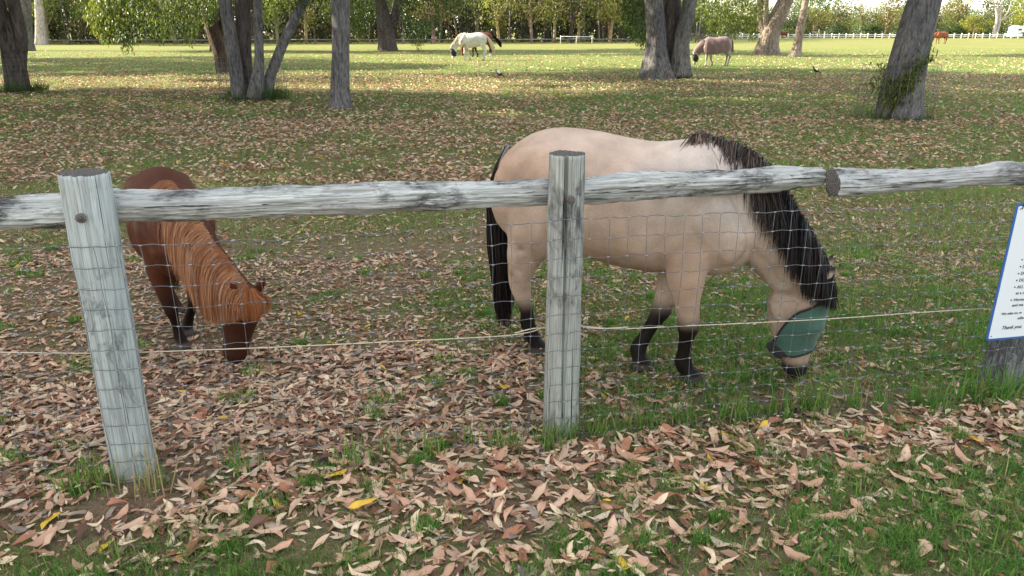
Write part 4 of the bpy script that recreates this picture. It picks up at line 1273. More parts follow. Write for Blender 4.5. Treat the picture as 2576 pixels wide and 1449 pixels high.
t4 = tree('gum_tree', 'leaning gum with reddish stringy bark and foliage drooping to the left', D4,
          [[(566, 185, 0.30), (556, 140, 0.27), (538, 85, 0.27), (523, 30, 0.26), (514, -20, 0.25)], [(545, 110, 0.14), (560, 60, 0.12), (556, 0, 0.11)]],
          M_BARK_RED, (1, 1.75, 1.05), seed=9, amp=0.12,
          hang=joinh(hang([(232, 60), (245, 92), (262, 108), (282, 112), (305, 136), (322, 140), (340, 112), (372, 104), (405, 110), (430, 92), (455, 104), (482, 118), (505, 82), (530, 66), (552, 30)], 27.5, 2.2, 330, 60, 601, 30, 0.13, 0.75, 0.11),
                     hang([(236, 70), (250, 96), (268, 108), (285, 90)], 26.5, 0.5, 70, -20, 611, 30, 0.15, 0.6, 0.09, (0.0, 0.15, 0.85))))  # extra yellow sprays: sunlight on the left clump put into the leaf colour
tree('gum_tree', 'small trunk half hidden under the drooping foliage', ground(536, 128)[1],
     [[(537, 128.5, 0.27), (535, 90, 0.24), (531, 0, 0.2)]], M_BARK_ROUGH, (2, 1.7, 1.0), seed=10)
D5 = ground(622, 252)[1]
t5 = tree('gum_tree', 'grey gum with four stems rising from one grassy wire guard', D5,
          [[(604, 246, 0.19), (597, 200, 0.165), (583, 110, 0.155), (566, 0, 0.145), (558, -50, 0.14)], [(622, 240, 0.20), (616, 180, 0.18), (612, 80, 0.175), (609, -40, 0.17)],
           [(642, 248, 0.19), (647, 205, 0.165), (652, 150, 0.11), (649, 60, 0.105), (646, -40, 0.10)], [(668, 248, 0.16), (678, 200, 0.13), (690, 165, 0.12), (716, 100, 0.115), (748, 35, 0.11), (775, -20, 0.10)]],
          M_BARK_GREY, (0, 1.5, 1.0), seed=13, flare=0.25, mats=[M_BARK_GREY, M_BARK_ROUGH, M_BARK_GREY, M_BARK_GREY],
          hang=hang([(742, 4), (760, 26), (775, 18), (790, 8), (806, 12), (815, 0)], D5 + 0.3, 0.8, 40, 30, 621, 22, 0.13, 0.6, 0.1))
D6 = ground(853, 271)[1]
t6 = tree('gum_tree', 'single straight grey gum trunk standing left of the grazing pinto', D6,
          [[(853, 272, 0.235), (855, 215, 0.20), (857, 110, 0.188), (857, 0, 0.185), (857, -40, 0.18)]], M_BARK_GREY, (1, 1.4, 1.0), seed=17, amp=0.06, flare=0.5)
D7 = ground(976, 127.5)[1]
tree('gum_tree', 'broad dark gum with a skirt of drooping foliage left of the pinto horse', D7,
     [[(976, 128, 0.80), (973, 100, 0.68), (968, 60, 0.62), (960, 20, 0.52), (950, -20, 0.46)], [(985, 70, 0.40), (1000, 20, 0.36), (1012, -20, 0.33)]],
     M_BARK_ROUGH, (2, 2.1, 1.2), seed=19, amp=0.09,
     hang=joinh(hang([(878, 70), (895, 98), (918, 104), (930, 80), (946, 40), (960, 10)], D7 + 0.5, 2.5, 120, 60, 631, 26, 0.22, 1.3, 0.22),
                hang([(1000, 20), (1018, 70), (1032, 100), (1046, 122), (1062, 124), (1080, 96), (1102, 70), (1125, 52), (1148, 36), (1168, 6)], D7 - 1.0, 3, 210, 60, 633, 26, 0.22, 1.3, 0.22, (0.6, 0.35, 0.05))))
D8 = ground(1665, 198)[1]
t8 = tree('gum_tree', 'massive fluted gum trunk splitting into three stems, mid right', D8,
          [[(1652, 199, 0.62), (1650, 150, 0.42), (1652, 90, 0.33), (1646, 20, 0.32), (1640, -30, 0.30)], [(1696, 196, 0.52), (1694, 140, 0.42), (1690, 80, 0.36), (1690, 10, 0.30), (1690, -40, 0.28)],
           [(1712, 192, 0.34), (1712, 140, 0.30), (1716, 90, 0.26), (1730, 30, 0.24), (1742, -30, 0.23)]],
          M_BARK_ROUGH, (0, 1.8, 1.1), seed=23, amp=0.10, flare=0.3, fluted=0.05, mats=[M_BARK_GREY, M_BARK_ROUGH, M_BARK_GREY],
          hang=hang([(1566, 10), (1576, 70), (1584, 104), (1600, 110), (1612, 128), (1626, 118), (1638, 70), (1650, 20)], D8 + 2.0, 1.5, 150, 60, 641, 28, 0.14, 0.9, 0.12, (0.55, 0.4, 0.05)))
D9 = ground(1930, 137.5)[1]
t9 = tree('gum_tree', 'tan gum trunk leaning right with sunlit foliage on its left', D9,
          [[(1928, 138, 0.82), (1932, 110, 0.66), (1942, 75, 0.60), (1960, 35, 0.56), (1982, -10, 0.50)], [(1925, 100, 0.26), (1916, 60, 0.24), (1911, 0, 0.22)], [(1934, 85, 0.2), (1926, 50, 0.2), (1928, -10, 0.18)]],
          M_BARK_TAN, (1, 1.2, 1.0), seed=29, amp=0.08, flare=0.4,
          hang=joinh(hang([(1738, 0), (1752, 40), (1768, 60), (1782, 82), (1800, 100), (1822, 92), (1850, 96), (1876, 80), (1895, 92), (1912, 60)], D9 - 2, 2.5, 260, 60, 651, 28, 0.20, 1.2, 0.19, (0.15, 0.45, 0.40)),
                     hang([(1884, 100), (1896, 116), (1908, 112), (1916, 104)], D9 - 2, 0.6, 14, -60, 655, 16, 0.18, 0.5, 0.12)))
tree('gum_tree', 'slim brown trunk standing just right of the leaning tan gum', ground(2003, 143)[1],
     [[(2000, 143.5, 0.36), (2006, 115, 0.27), (2012, 80, 0.25), (2022, 30, 0.22), (2030, -20, 0.20)]], M_BARK_TAN, (2, 0.9, 0.9), seed=31, flare=0.35,
     hang=hang([(2034, 0), (2046, 18), (2058, 22), (2070, 6)], 47, 1, 24, 40, 661, 18, 0.2, 0.8, 0.15))
D11 = ground(2258, 299)[1]
t11 = tree('gum_tree', 'stout grey gum leaning right out of a wire guard with a sapling', D11,
           [[(2262, 300, 0.40), (2263, 260, 0.375), (2275, 190, 0.35), (2296, 100, 0.315), (2326, 0, 0.285), (2345, -60, 0.27)]], M_BARK_GREY, (0, 1.05, 1.0), seed=37, amp=0.09, flare=0.18)
# gums just outside the picture whose crowns shade the foreground
for i, (x, y, sc, ci) in enumerate(((-22.5, 6.2, 1.25, 0), (-16.5, 7.0, 1.1, 1), (-24.0, 12.0, 1.2, 2), (-17.0, 12.5, 1.15, 0), (-28.5, 15.5, 1.2, 1), (-20.0, 17.5, 1.2, 2), (-28.5, 21.0, 1.15, 0), (-36, 37.5, 1.35, 1), (-28.5, 40, 0.9, 2), (-12.5, 15.8, 0.9, 1), (-40, 48, 1.5, 0))):
    b = np.array([x, y, 0.0])
    where = ('level with the fence', 'nearest to the fence', 'second row, farther out', 'second row, nearer in', 'third row, farther out', 'third row, nearer in', 'level with the forked trunk', 'beyond the forked trunk, farther out', 'beyond the forked trunk, nearer in', 'closest to the edge', 'farthest away of all')[i]
    t = thing('gum_tree', 'tall gum tree outside the left edge, ' + where, 'tree', b, 0.7 * i, 'shade gums left of the view')
    rng = np.random.default_rng(700 + i)
    P = [(0, 0, -0.1), (0.1, 0.05, 2), (0.25 * rng.normal(), 0.2 * rng.normal(), 4.5), (0.4 * rng.normal(), 0.4 * rng.normal(), 7.5)]
    ob('trunk', MB().add(*bark_tube(P, [0.34, 0.28, 0.24, 0.15], 70 + i, 0.07, 24, 6, 0.3)).mesh('trunk'), M_BARK_GREY, t)
    c = ob('crown', CANOPY[ci][0], None, t, (0, 0, 9.4 + 0.5 * rng.normal()))
    c.scale = (sc, sc, 1.05)

# ---- wire guards, tufts and the sapling at the trunks
def guard(label, u, v, depth, radius, height, seed):
    b = at(u, v, depth); b[2] = 0
    t = thing('tree_guard', label, 'tree guard', b, 0, 'wire guards round the trunks')
    rng = np.random.default_rng(seed)
    n = 34
    a = np.arange(n) / n * 2 * math.pi
    wob = radius * (1 + 0.08 * np.sin(a * 2 + seed) + 0.04 * np.sin(a * 3))
    m = MB()
    for i in range(n):
        P = [(wob[i] * math.cos(a[i]), wob[i] * math.sin(a[i]), z) for z in (-0.02, height * 0.5, height * (1 + 0.03 * rng.normal()))]
        m.add(*tube(P, 0.0024, lat=(1, 0, 0), n=4))
    o = ob('upright_wires', m.mesh('upright_wires'), M_WIRE, t); o['kind'] = 'stuff'
    for z in np.linspace(0.04, height, 9):
        P = np.array([(wob[i % n] * math.cos(a[i % n]), wob[i % n] * math.sin(a[i % n]), z + 0.01 * math.sin(a[i % n] * 2)) for i in range(n + 1)])
        V, Q, T = tube(P, 0.0024, lat=(0, 0, 1), n=4)
        ob('ring_wire', mesh_np('ring_wire', V, Q, T), M_WIRE, t)
guard('wire guard round the forked trunk at the left edge', 50, 234, D1, 0.55, 1.0, 3)
guard('wire guard full of long grass round the four-stemmed gum', 638, 252, D5, 0.80, 1.0, 5)
guard('wire guard round the stout leaning gum and sapling on the right', 2250, 299, D11, 0.68, 1.0, 7)
def tuft(label, u, v, depth, radius, n, height, seed, cols, group='long grass at the trunks'):
    rng = np.random.default_rng(seed)
    b = at(u, v, depth); b[2] = 0
    a, r = rng.random(n) * 6.283, np.sqrt(rng.random(n)) * radius
    P = np.stack([r * np.cos(a), r * np.sin(a), 0 * a], 1)
    kp = rng.random(n) < np.clip(0.5 + 1.1 * fbm(P * 3.1 + seed, seed, 2), 0.05, 1)
    P = P[kp]; n = len(P); height = height * np.clip(0.7 + 0.8 * fbm(P * 2.3, seed + 2, 2), 0.3, 1.4)
    D = np.stack([rng.normal(0, 0.25, n), rng.normal(0, 0.25, n), np.ones(n)], 1)
    D /= np.linalg.norm(D, axis=1)[:, None]
    V, Q, C = leafcards(P, D, height * rng.uniform(0.5, 1.2, n), 0.014, np.array(cols)[rng.integers(0, len(cols), n)] * rng.uniform(0.7, 1.3, (n, 1)), seed)
    o = ob('long_grass', mesh_np('long_grass', V, Q, None, C), M_GRASS, None, b)
    tag(o, label, 'grass', None, 'stuff')
GREENS = [(0.035, 0.085, 0.018), (0.05, 0.11, 0.02), (0.07, 0.12, 0.025)]
tuft('long dark grass growing inside the guard of the four-stemmed gum', 640, 254, D5, 0.85, 2600, 0.36, 9, GREENS + [(0.10, 0.085, 0.04)])
tuft('long dark grass at the foot of the forked left trunk', 60, 234, D1, 0.6, 900, 0.32, 10, GREENS)
tuft('long dark grass round the caged leaning gum', 2245, 299, D11, 0.7, 900, 0.20, 11, GREENS)
def sapling():
    b = at(2222, 296, D11 - 0.35); b[2] = 0
    t = thing('sapling', 'leafy yellow-green sapling growing inside the guard of the right gum', 'sapling', b)
    rng = np.random.default_rng(44)
    st, A = MB(), []
    for k in range(9):
        tip = np.array([rng.uniform(-0.42, 0.45), rng.uniform(-0.15, 0.15), rng.uniform(0.45, 1.0)])
        if k < 3: tip = np.array([0.42 + 0.22 * rng.normal(), -0.05, 1.08 + 0.1 * rng.normal()])
        P = np.array([[rng.uniform(-0.1, 0.25), 0, 0], [tip[0] * 0.5 + rng.normal(0, 0.06), 0, tip[2] * 0.55], tip])
        st.add(*tube(P, [0.011, 0.008, 0.003], n=6, k=5))
        Pc = crom(P, 8)
        A += [Pc[i] for i in range(5, len(Pc))]
    ob('stems', st.mesh('stems'), M_BARK_TAN, t)
    V, Q, C = sprays(np.array(A), 0.16, 12, 0.10, 45, 0.07, (0.12, 0.45, 0.43))
    ob('foliage', mesh_np('foliage', V, Q, None, C), M_LEAF, t)
sapling()

# ------------------------------------------------------------------ the far edge of the paddock
def far_tree_parts(kind, h, rng, leaf=0.55, dens=1.0):
    """verts, quads, tris, colours of one distant tree or bush standing at the origin"""
    mb = MB()
    if kind != 'bush':
        pale = {'gum': (0.30, 0.26, 0.22), 'dark': (0.10, 0.085, 0.075), 'bare': (0.56, 0.46, 0.38)}[kind]
        tw = rng.normal(0, 0.06, 2)
        r0 = 0.022 * h + 0.06
        P = [(0, 0, -0.1), (tw[0] * h * 0.3, tw[1] * h * 0.3, h * 0.3), (tw[0] * h, tw[1] * h, h * 0.62)]
        mb.add(*tube(P, [r0, r0 * 0.75, r0 * 0.45], n=7, k=3), C=pale)
        for k in range(5):
            a = rng.random() * 6.283; z0 = h * rng.uniform(0.22, 0.5); s = h * rng.uniform(0.16, 0.3)
            q = np.array([tw[0] * z0, tw[1] * z0, z0])
            mb.add(*tube([q, q + [math.cos(a) * s * 0.5, math.sin(a) * s * 0.5, s * 0.55], q + [math.cos(a) * s, math.sin(a) * s, s * 1.2]], [r0 * 0.4, r0 * 0.28, r0 * 0.1], n=5, k=2), C=pale)
    if kind == 'bush':
        nc, lo, hi, rad = int(16 * dens), 0.08, 0.9, h * 0.62
    elif kind == 'bare':
        nc, lo, hi, rad = 5, 0.7, 1.0, h * 0.25
    else:
        nc, lo, hi, rad = int(26 * dens), 0.30, 1.0, h * 0.33
    cz = rng.uniform(lo, hi, nc) * h
    taper = np.sqrt(np.clip(1 - ((cz / h - 0.62) / 0.48) ** 2, 0.1, 1)) if kind != 'bush' else np.sqrt(np.clip(1 - (cz / h) ** 2, 0.06, 1))
    a, r = rng.random(nc) * 6.283, np.sqrt(rng.random(nc)) * rad * taper
    c = np.stack([r * np.cos(a), r * np.sin(a), cz], 1)
    per = int(30 * dens)
    P = np.repeat(c, per, 0) + rng.normal(0, 1, (nc * per, 3)) * np.array([0.085, 0.085, 0.055]) * h * (1.5 if kind == 'bush' else 1)
    P[:, 2] = np.maximum(P[:, 2], 0.15)
    n = len(P)
    D = rng.normal(0, 0.8, (n, 3)) - [0, 0, 0.35]
    D /= np.linalg.norm(D, axis=1)[:, None]
    tone = np.array({'gum': (0.120, 0.132, 0.050), 'dark': (0.088, 0.098, 0.050), 'bare': (0.10, 0.11, 0.04), 'bush': (0.085, 0.095, 0.055)}[kind])
    col = tone * np.repeat(rng.uniform(0.6, 1.4, nc), per)[:, None] * rng.uniform(0.75, 1.25, (n, 1))
    V, Q, C = leafcards(P, D, leaf * rng.uniform(0.7, 1.4, n), leaf * 0.5, col, int(rng.integers(1e6)))
    mb.add(V, Q, None, C)
    return mb
def merge(dst, src, loc, sc=1.0, rz=0.0, tint=(1, 1, 1)):
    c, s = math.cos(rz), math.sin(rz)
    V = np.concatenate(src.V) * sc
    V = np.stack([V[:, 0] * c - V[:, 1] * s, V[:, 0] * s + V[:, 1] * c, V[:, 2]], 1) + np.asarray(loc)
    dst.add(V, np.concatenate(src.Q) if src.Q else None, np.concatenate(src.T) if src.T else None, np.concatenate(src.C) * np.asarray(tint))
def edge_y(x):
    """far boundary of the paddock: about 93 m on the left, swinging out to 168 m on the right"""
    return float(np.interp(x, [-90, -60, -20, 15, 32, 50, 140], [88, 92, 98, 106, 140, 166, 172]))
def build_wood():
    rng = np.random.default_rng(88)
    protos = {k: [far_tree_parts(k, 10.0, rng) for _ in range(4)] for k in ('gum', 'dark')}
    protos['bush'] = [far_tree_parts('bush', 3.0, rng, 0.36, 0.8) for _ in range(4)]
    mb = MB()
    for row, (off, step, kinds, h0, h1) in enumerate(((3, 6.0, ('gum', 'dark'), 6.5, 10.0), (11, 5.5, ('dark', 'gum'), 9, 13), (22, 6.5, ('dark', 'dark'), 12, 16), (36, 6.0, ('dark', 'gum'), 15, 20), (46, 5.0, ('dark', 'dark'), 18, 24))):
        x = -130.0
        while x < 34:
            xx = x + rng.normal(0, 1.2)
            k = kinds[int(rng.random() < 0.4)]
            h = rng.uniform(h0, h1)
            merge(mb, protos[k][rng.integers(4)], (xx, edge_y(xx) + off + rng.uniform(-1.5, 2.5), 0), h / 10, rng.random() * 6.28, rng.uniform(0.8, 1.2, 3) * [1.0, 1, 0.95])
            x += step * rng.uniform(0.7, 1.3)
    x = -125.0
    while x < 36:
        merge(mb, protos['bush'][rng.integers(4)], (x, edge_y(x) + rng.uniform(4, 18), 0), rng.uniform(0.5, 1.35), rng.random() * 6.28, rng.uniform(0.7, 1.3, 3) * [1.1, 1.0, 1.05])
        x += rng.uniform(0.9, 1.9)
    for off in (26, 44):
        x = -135.0
        while x < 36:
            merge(mb, protos['bush'][rng.integers(4)], (x, edge_y(x) + off + rng.uniform(-3, 3), 0), rng.uniform(1.5, 2.4), rng.random() * 6.28, rng.uniform(0.7, 1.1, 3) * [1.05, 1.0, 1.05])
            x += rng.uniform(2.0, 3.4)
    # thin straight stems in the shade of the wood
    for _ in range(150):
        x = rng.uniform(-120, 34); y = edge_y(x) + rng.uniform(2.5, 16); h = rng.uniform(4, 8); l = rng.normal(0, 0.35, 2)
        r = rng.uniform(0.05, 0.16)
        mb.add(*tube([(x, y, -0.1), (x + l[0], y + l[1], h * 0.5), (x + 1.6 * l[0] + rng.normal(0, 0.3), y + l[1], h)], [r, r * 0.8, r * 0.5], n=5, k=2), C=np.array([0.20, 0.175, 0.155]) * rng.uniform(0.4, 1.5))
    o = ob('bushland', mb.mesh('bushland', False), M_FAR)
    tag(o, 'dense grey-green bushland closing the far side of the paddock', 'bushland', None, 'stuff')
    # lower, sunnier scrub on the right, sky above it
    mb = MB()
    for off, step, h0, h1, kk in ((6, 2.4, 2.0, 3.6, 'bush'), (16, 5.0, 4.6, 7.8, 'gum'), (26, 4.2, 5.0, 9.6, 'dark'), (40, 4.6, 6.0, 12.5, 'gum'), (22, 2.2, 3.4, 5.2, 'bush'), (34, 2.4, 4.6, 6.4, 'bush')):
        x = 36.0
        while x < 190:
            h = rng.uniform(h0, h1)
            pr = protos[kk][rng.integers(4)]
            merge(mb, pr, (x, edge_y(x) + off + rng.uniform(-2, 4), 0), h / (3.0 if kk == 'bush' else 10), rng.random() * 6.28, rng.uniform(0.7, 1.25, 3) * [1.0, 1.05, 0.95])
            x += step * rng.uniform(0.7, 1.3)
    o = ob('bushland', mb.mesh('bushland', False), M_FAR)
    tag(o, 'lower sunlit scrub behind the white fence on the right, under open sky', 'bushland', None, 'stuff')
build_wood()
def lone_far_tree(label, u, dist, h, kind, seed, tint=(1, 1, 1), leaf=0.4, dens=1.0, name='gum_tree', group='trees along the far edge'):
    rng = np.random.default_rng(seed)
    p = at(u, 95, dist); p[2] = 0
    t = thing(name, label, 'shrub' if kind == 'bush' else 'tree', p, 0, group)
    mb = far_tree_parts(kind, h, rng, leaf, dens)
    C = np.concatenate(mb.C) * np.asarray(tint)
    V = np.concatenate(mb.V)
    if kind == 'bush':
        ob('foliage', mesh_np('foliage', V, np.concatenate(mb.Q), None, C), M_FAR, t)
    else:
        nl = len(mb.V[-1]); nt = len(V) - nl
        ob('trunk', mesh_np('trunk', V[:nt], np.concatenate(mb.Q[:-1]), np.concatenate(mb.T), C[:nt]), M_FAR, t)
        ob('crown', mesh_np('crown', V[nt:], mb.Q[-1] - nt, None, C[nt:]), M_FAR, t)
    return t
for a in (('rounded bright yellow-green bush behind the white fence, left of the pale bare tree', 2432, 178, 4.6, 'bush', 1, (2.2, 2.0, 0.7), 0.35, 2.0, 'wattle_bush'),
          ('dark green bush under the bright yellow one, by the far chestnut horse', 2398, 176, 3.2, 'bush', 2, (0.6, 0.9, 0.6), 0.35, 1.6, 'dark_bush'),
          ('small yellow-topped bush just left of the pale bare tree', 2482, 182, 4.2, 'bush', 3, (2.0, 1.8, 0.6), 0.35, 1.6, 'wattle_bush'),
          ('small round-headed tree with a thin trunk in front of the bright bush', 2447, 171, 4.4, 'gum', 4, (1.3, 1.2, 0.9), 0.35, 1.0),
          ('brown-green spreading tree beyond the fence, right of the leaning grey gum', 2385, 190, 8.0, 'gum', 5, (1.5, 1.1, 1.0), 0.4, 1.2),
          ('tall pale-trunked gum rising against the sky, left of the leaning grey gum', 2160, 178, 10.0, 'gum', 6, (1.1, 1.05, 0.9), 0.4, 1.2),
          ('slender gum with an open crown, far side of the white fence', 2225, 182, 9.0, 'gum', 7, (1.2, 1.1, 0.8), 0.4, 1.0),
          ('dark rounded bush along the white fence, right of the slim brown trunk', 2110, 173, 3.4, 'bush', 8, (0.65, 0.85, 0.7), 0.35, 1.8, 'dark_bush'),
          ('dark rounded bush right against the leaning grey gum', 2190, 174, 3.0, 'bush', 9, (0.7, 0.9, 0.7), 0.35, 1.6, 'dark_bush'),
          ('bright leafy tree at the right edge above the horse float', 2572, 176, 9.5, 'gum', 10, (1.6, 1.5, 0.7), 0.4, 1.4)):
    lone_far_tree(*a)
for a in (('pale twin-stemmed gum in the middle of the far wood', 1395, 108, 8.5, 'gum', 21, (1.15, 1.1, 0.9)), ('yellow-topped gum in the far wood, just right of the bay horse', 1255, 104, 8.0, 'gum', 22, (1.35, 1.25, 0.9)),
          ('leaning pale gum in the far wood near the white jump rail', 1455, 110, 8.5, 'gum', 23, (1.3, 1.2, 0.9)), ('sunlit gum edging the far wood, left of the massive trunk', 1535, 108, 8.2, 'gum', 24, (1.3, 1.25, 0.85)),
          ('pale trunk in the far wood between the four-stemmed gum and the straight trunk', 770, 100, 8.0, 'gum', 25, (1.2, 1.15, 0.9)), ('white-barked trunk in the far wood behind the drooping foliage', 440, 96, 9.0, 'gum', 26, (1.1, 1.1, 0.9)),
          ('thin dark tree with a bare side limb in the left of the far wood', 255, 94, 8.0, 'dark', 27, (1.1, 1.0, 0.9))):
    lone_far_tree(*a)
def bare_tree():
    p = at(2500, 95, 170); p[2] = 0
    t = thing('bare_gum', 'pale bare forked gum behind the white fence near the horse float', 'tree', p, 0, 'trees along the far edge')
    m = MB()
    def px(u, v): return at(u, v, 170) - p
    for st in ([(2499, 98, 0.42), (2503, 70, 0.34), (2508, 50, 0.26), (2506, 25, 0.2), (2498, 5, 0.14), (2488, -20, 0.08)], [(2502, 92, 0.3), (2512, 70, 0.26), (2516, 45, 0.22), (2518, 15, 0.18), (2528, -15, 0.12)],
               [(2512, 60, 0.16), (2524, 45, 0.15), (2536, 30, 0.12), (2545, 0, 0.08)], [(2513, 55, 0.12), (2530, 45, 0.11), (2550, 30, 0.08), (2563, 24, 0.04)], [(2510, 40, 0.15), (2512, 20, 0.13), (2504, -10, 0.1)],
               [(2517, 30, 0.12), (2526, 12, 0.11), (2536, -12, 0.08)]):
        m.add(*tube([px(u, v) for u, v, r in st], [r for u, v, r in st], n=8, k=3))
    ob('trunk', m.mesh('trunk'), M_BARK_PALE, t)
    rng = np.random.default_rng(12)
    A = np.array([px(rng.uniform(2480, 2560), rng.uniform(-30, 18)) for _ in range(40)])
    V, Q, C = sprays(A, 0.8, 10, 0.4, 13, 0.35, (0.3, 0.5, 0.2))
    ob('crown', mesh_np('crown', V, Q, None, C), M_FAR, t)
bare_tree()

# ---- fences along the far edge
def rail_fence(label, pts, step, hgt, pr, rails, mat, rr, cat='fence', name='rail_fence', group=None):
    t = thing(name, label, cat, (*pts[0], 0), 0, group)
    o0 = np.array([*pts[0], 0.0])
    pts = np.array(pts, float)
    seg = np.linalg.norm(np.diff(pts, axis=0), axis=1)
    cum = np.concatenate([[0], np.cumsum(seg)])
    s = np.arange(0, cum[-1], step)
    X = np.stack([np.interp(s, cum, pts[:, 0]), np.interp(s, cum, pts[:, 1])], 1)
    V, Q, T = tube([(0, 0, -0.1), (0, 0, hgt), (0, 0, hgt + 0.03)], [pr, pr, pr * 0.5], n=8)
    pm = mesh_np('post', V, Q, T); pm.materials.append(mat)
    rng = np.random.default_rng(len(s))
    for x in X:
        o = ob('post', pm, None, t, (x[0] - o0[0], x[1] - o0[1], rng.normal(0, 0.02)))
        o.rotation_euler = (rng.normal(0, 0.02), rng.normal(0, 0.02), 0)
    for z in rails:
        for i in range(0, len(X) - 1, 2):
            j = min(i + 2, len(X) - 1)
            a, b = X[i] - o0[:2], X[j] - o0[:2]
            V, Q, T = tube([(a[0], a[1], z + rng.normal(0, 0.015)), (b[0], b[1], z + rng.normal(0, 0.015))], rr, n=6)
            ob('rail', mesh_np('rail', V, Q, T), mat, t)
rail_fence('white post and rail fence along the far side of the sunny field', [(46, 160), (52, 163), (75, 164), (122, 166)], 1.55, 1.05, 0.11, (0.45, 0.78), M_WHITE, 0.055)
rail_fence('grey two-rail fence at the back of the field, seen beside the massive trunk', [(20, 112), (27, 124), (36, 140), (46, 159)], 3.2, 1.15, 0.09, (0.55, 0.95), M_OLDRAIL, 0.05)
rail_fence('low log rail along the edge of the wood', [(-78, 90), (-60, 92), (-35, 95.5), (-15, 99), (5, 102), (18, 107)], 3.6, 0.52, 0.09, (0.5,), M_OLDRAIL, 0.075)
rail_fence('white jump rail standing before the far wood', [tuple(at(1410, 107, 98)[:2]), tuple(at(1490, 107, 98)[:2])], 1.98, 0.95, 0.045, (0.85,), M_WHITE, 0.03, 'jump', 'jump_rail')
def light_pole(label, u, depth, vtop):
    p = at(u, 100, depth); p[2] = 0
    h = at(u, vtop, depth)[2]
    t = thing('light_pole', label, 'pole', p, 0, 'poles at the back fence')
    V, Q, T = tube([(0, 0, 0), (0, 0, h * 0.5), (0.02, 0, h)], [0.09, 0.075, 0.055], n=8)
    ob('shaft', mesh_np('shaft', V, Q, T), M_OLDRAIL, t)
    V, Q, T = tube([(0.02, 0, h - 0.03), (0.35, 0, h + 0.18), (0.7, 0, h + 0.22)], [0.04, 0.035, 0.06], n=6)
    ob('arm', mesh_np('arm', V, Q, T), M_OLDRAIL, t)
light_pole('taller grey pole by the back fence, right of the massive trunk', 1758, 112, 42)
light_pole('shorter grey pole by the back fence, closest to the massive trunk', 1750, 110, 56)
def horse_float():
    p = at(2570, 99, 156); p[2] = 0
    t = thing('horse_float', 'white and blue horse float parked at the right end of the far fence', 'trailer', p, R(8))
    m_w = mat_plain('float_white', (0.74, 0.76, 0.77), 0.4, 0.5, 0, 0.04, 3)
    m_b = mat_plain('float_blue', (0.03, 0.06, 0.16), 0.4, 0.5, 0, 0.1, 3)
    m_d = mat_plain('float_window', (0.03, 0.035, 0.04), 0.2, 0.5, 0, 0.1, 3)
    prof = [(-2.75, 0.45), (-2.75, 0.95), (-2.55, 1.25), (-2.5, 1.95), (-2.3, 2.35), (-1.9, 2.5), (2.2, 2.5), (2.4, 2.35), (2.4, 0.45)]
    V = [(x, y, z) for y in (-1.0, 1.0) for x, z in prof]
    n = len(prof)
    me = bpy.data.meshes.new('shell')
    me.from_pydata(V, [], [list(range(n)), list(range(n, 2 * n))[::-1]] + [[i, (i + 1) % n, (i + 1) % n + n, i + n] for i in range(n)])
    ob('shell', me, m_w, t)
    me = bpy.data.meshes.new('side_stripe')
    me.from_pydata([(-1.9, -1.012, 1.05), (-0.6, -1.012, 1.35), (2.35, -1.012, 1.35), (2.35, -1.012, 0.5), (-0.85, -1.012, 0.5), (-0.85, -1.012, 1.05)], [], [[0, 1, 2, 3, 4, 5]])
    ob('side_stripe', me, m_b, t)
    for x in (-2.0, 0.1):
        ob('window', bevel_box('window', x, x + 0.75, -1.02, -0.99, 1.62, 1.92, 0.006), m_d, t)
    for x in (0.55, 1.35):
        V, Q, T = tube([(x, -1.03, 0.36), (x, -0.82, 0.36)], [0.36, 0.36], lat=(0, 0, 1), n=20)
        w = ob('wheel', mesh_np('wheel', V, Q, T), m_d, t)
        V, Q, T = tube([(x, -1.04, 0.36), (x, -1.02, 0.36)], [0.19, 0.19], lat=(0, 0, 1), n=16)
        ob('rim', mesh_np('rim', V, Q, T), m_w, w)
    V, Q, T = tube([(-2.7, 0, 0.5), (-3.6, 0, 0.48), (-4.0, 0, 0.5)], 0.06, n=6)
    ob('drawbar', mesh_np('drawbar', V, Q, T), m_d, t)
horse_float()

# ------------------------------------------------------------------ grass and fallen leaves
def fence_front(x, y):
    """metres in front of (towards the viewer from) the fence line"""
    fx = np.where(x < FC[0], FL[1] + (x - FL[0]) * (FC - FL)[1] / (FC - FL)[0], FC[1] + (x - FC[0]) * (FR - FC)[1] / (FR - FC)[0])
    return fx - y
def litter(x, y):
    """0..1 how thick the fallen leaves lie"""
    n = 0.47 + 0.95 * n2(x, y, 1.3, 71) + 0.35 * n2(x, y, 4.0, 75, 2)
    f = fence_front(x, y)
    n = n + 0.55 * np.exp(-((f - 0.24) / 0.18) ** 2)                       # drift along the fence
    n = n + 0.22 * smooth01(-f, 0.0, 0.4)
    n = n + 0.25 * smooth01(-x, 0.0, 1.0) * smooth01(-f, -0.1, 0.3) * (1 - smooth01(y, 4.2, 6.5))
    n = n - 0.06 * smooth01(x, 0.75, 1.25) * smooth01(f, 0.34, 0.52) * (1 - smooth01(f, 0.9, 1.15))  # green corner on the right
    n = n - 0.14 * smooth01(-x, 0.35, 0.9) * smooth01(f, 0.50, 0.64)
    n = n - 0.7 * np.exp(-((x + 1.40) ** 2 + (y - 2.27) ** 2) / 0.022)      # bare soil at the left post
    return np.clip(n, 0, 1)
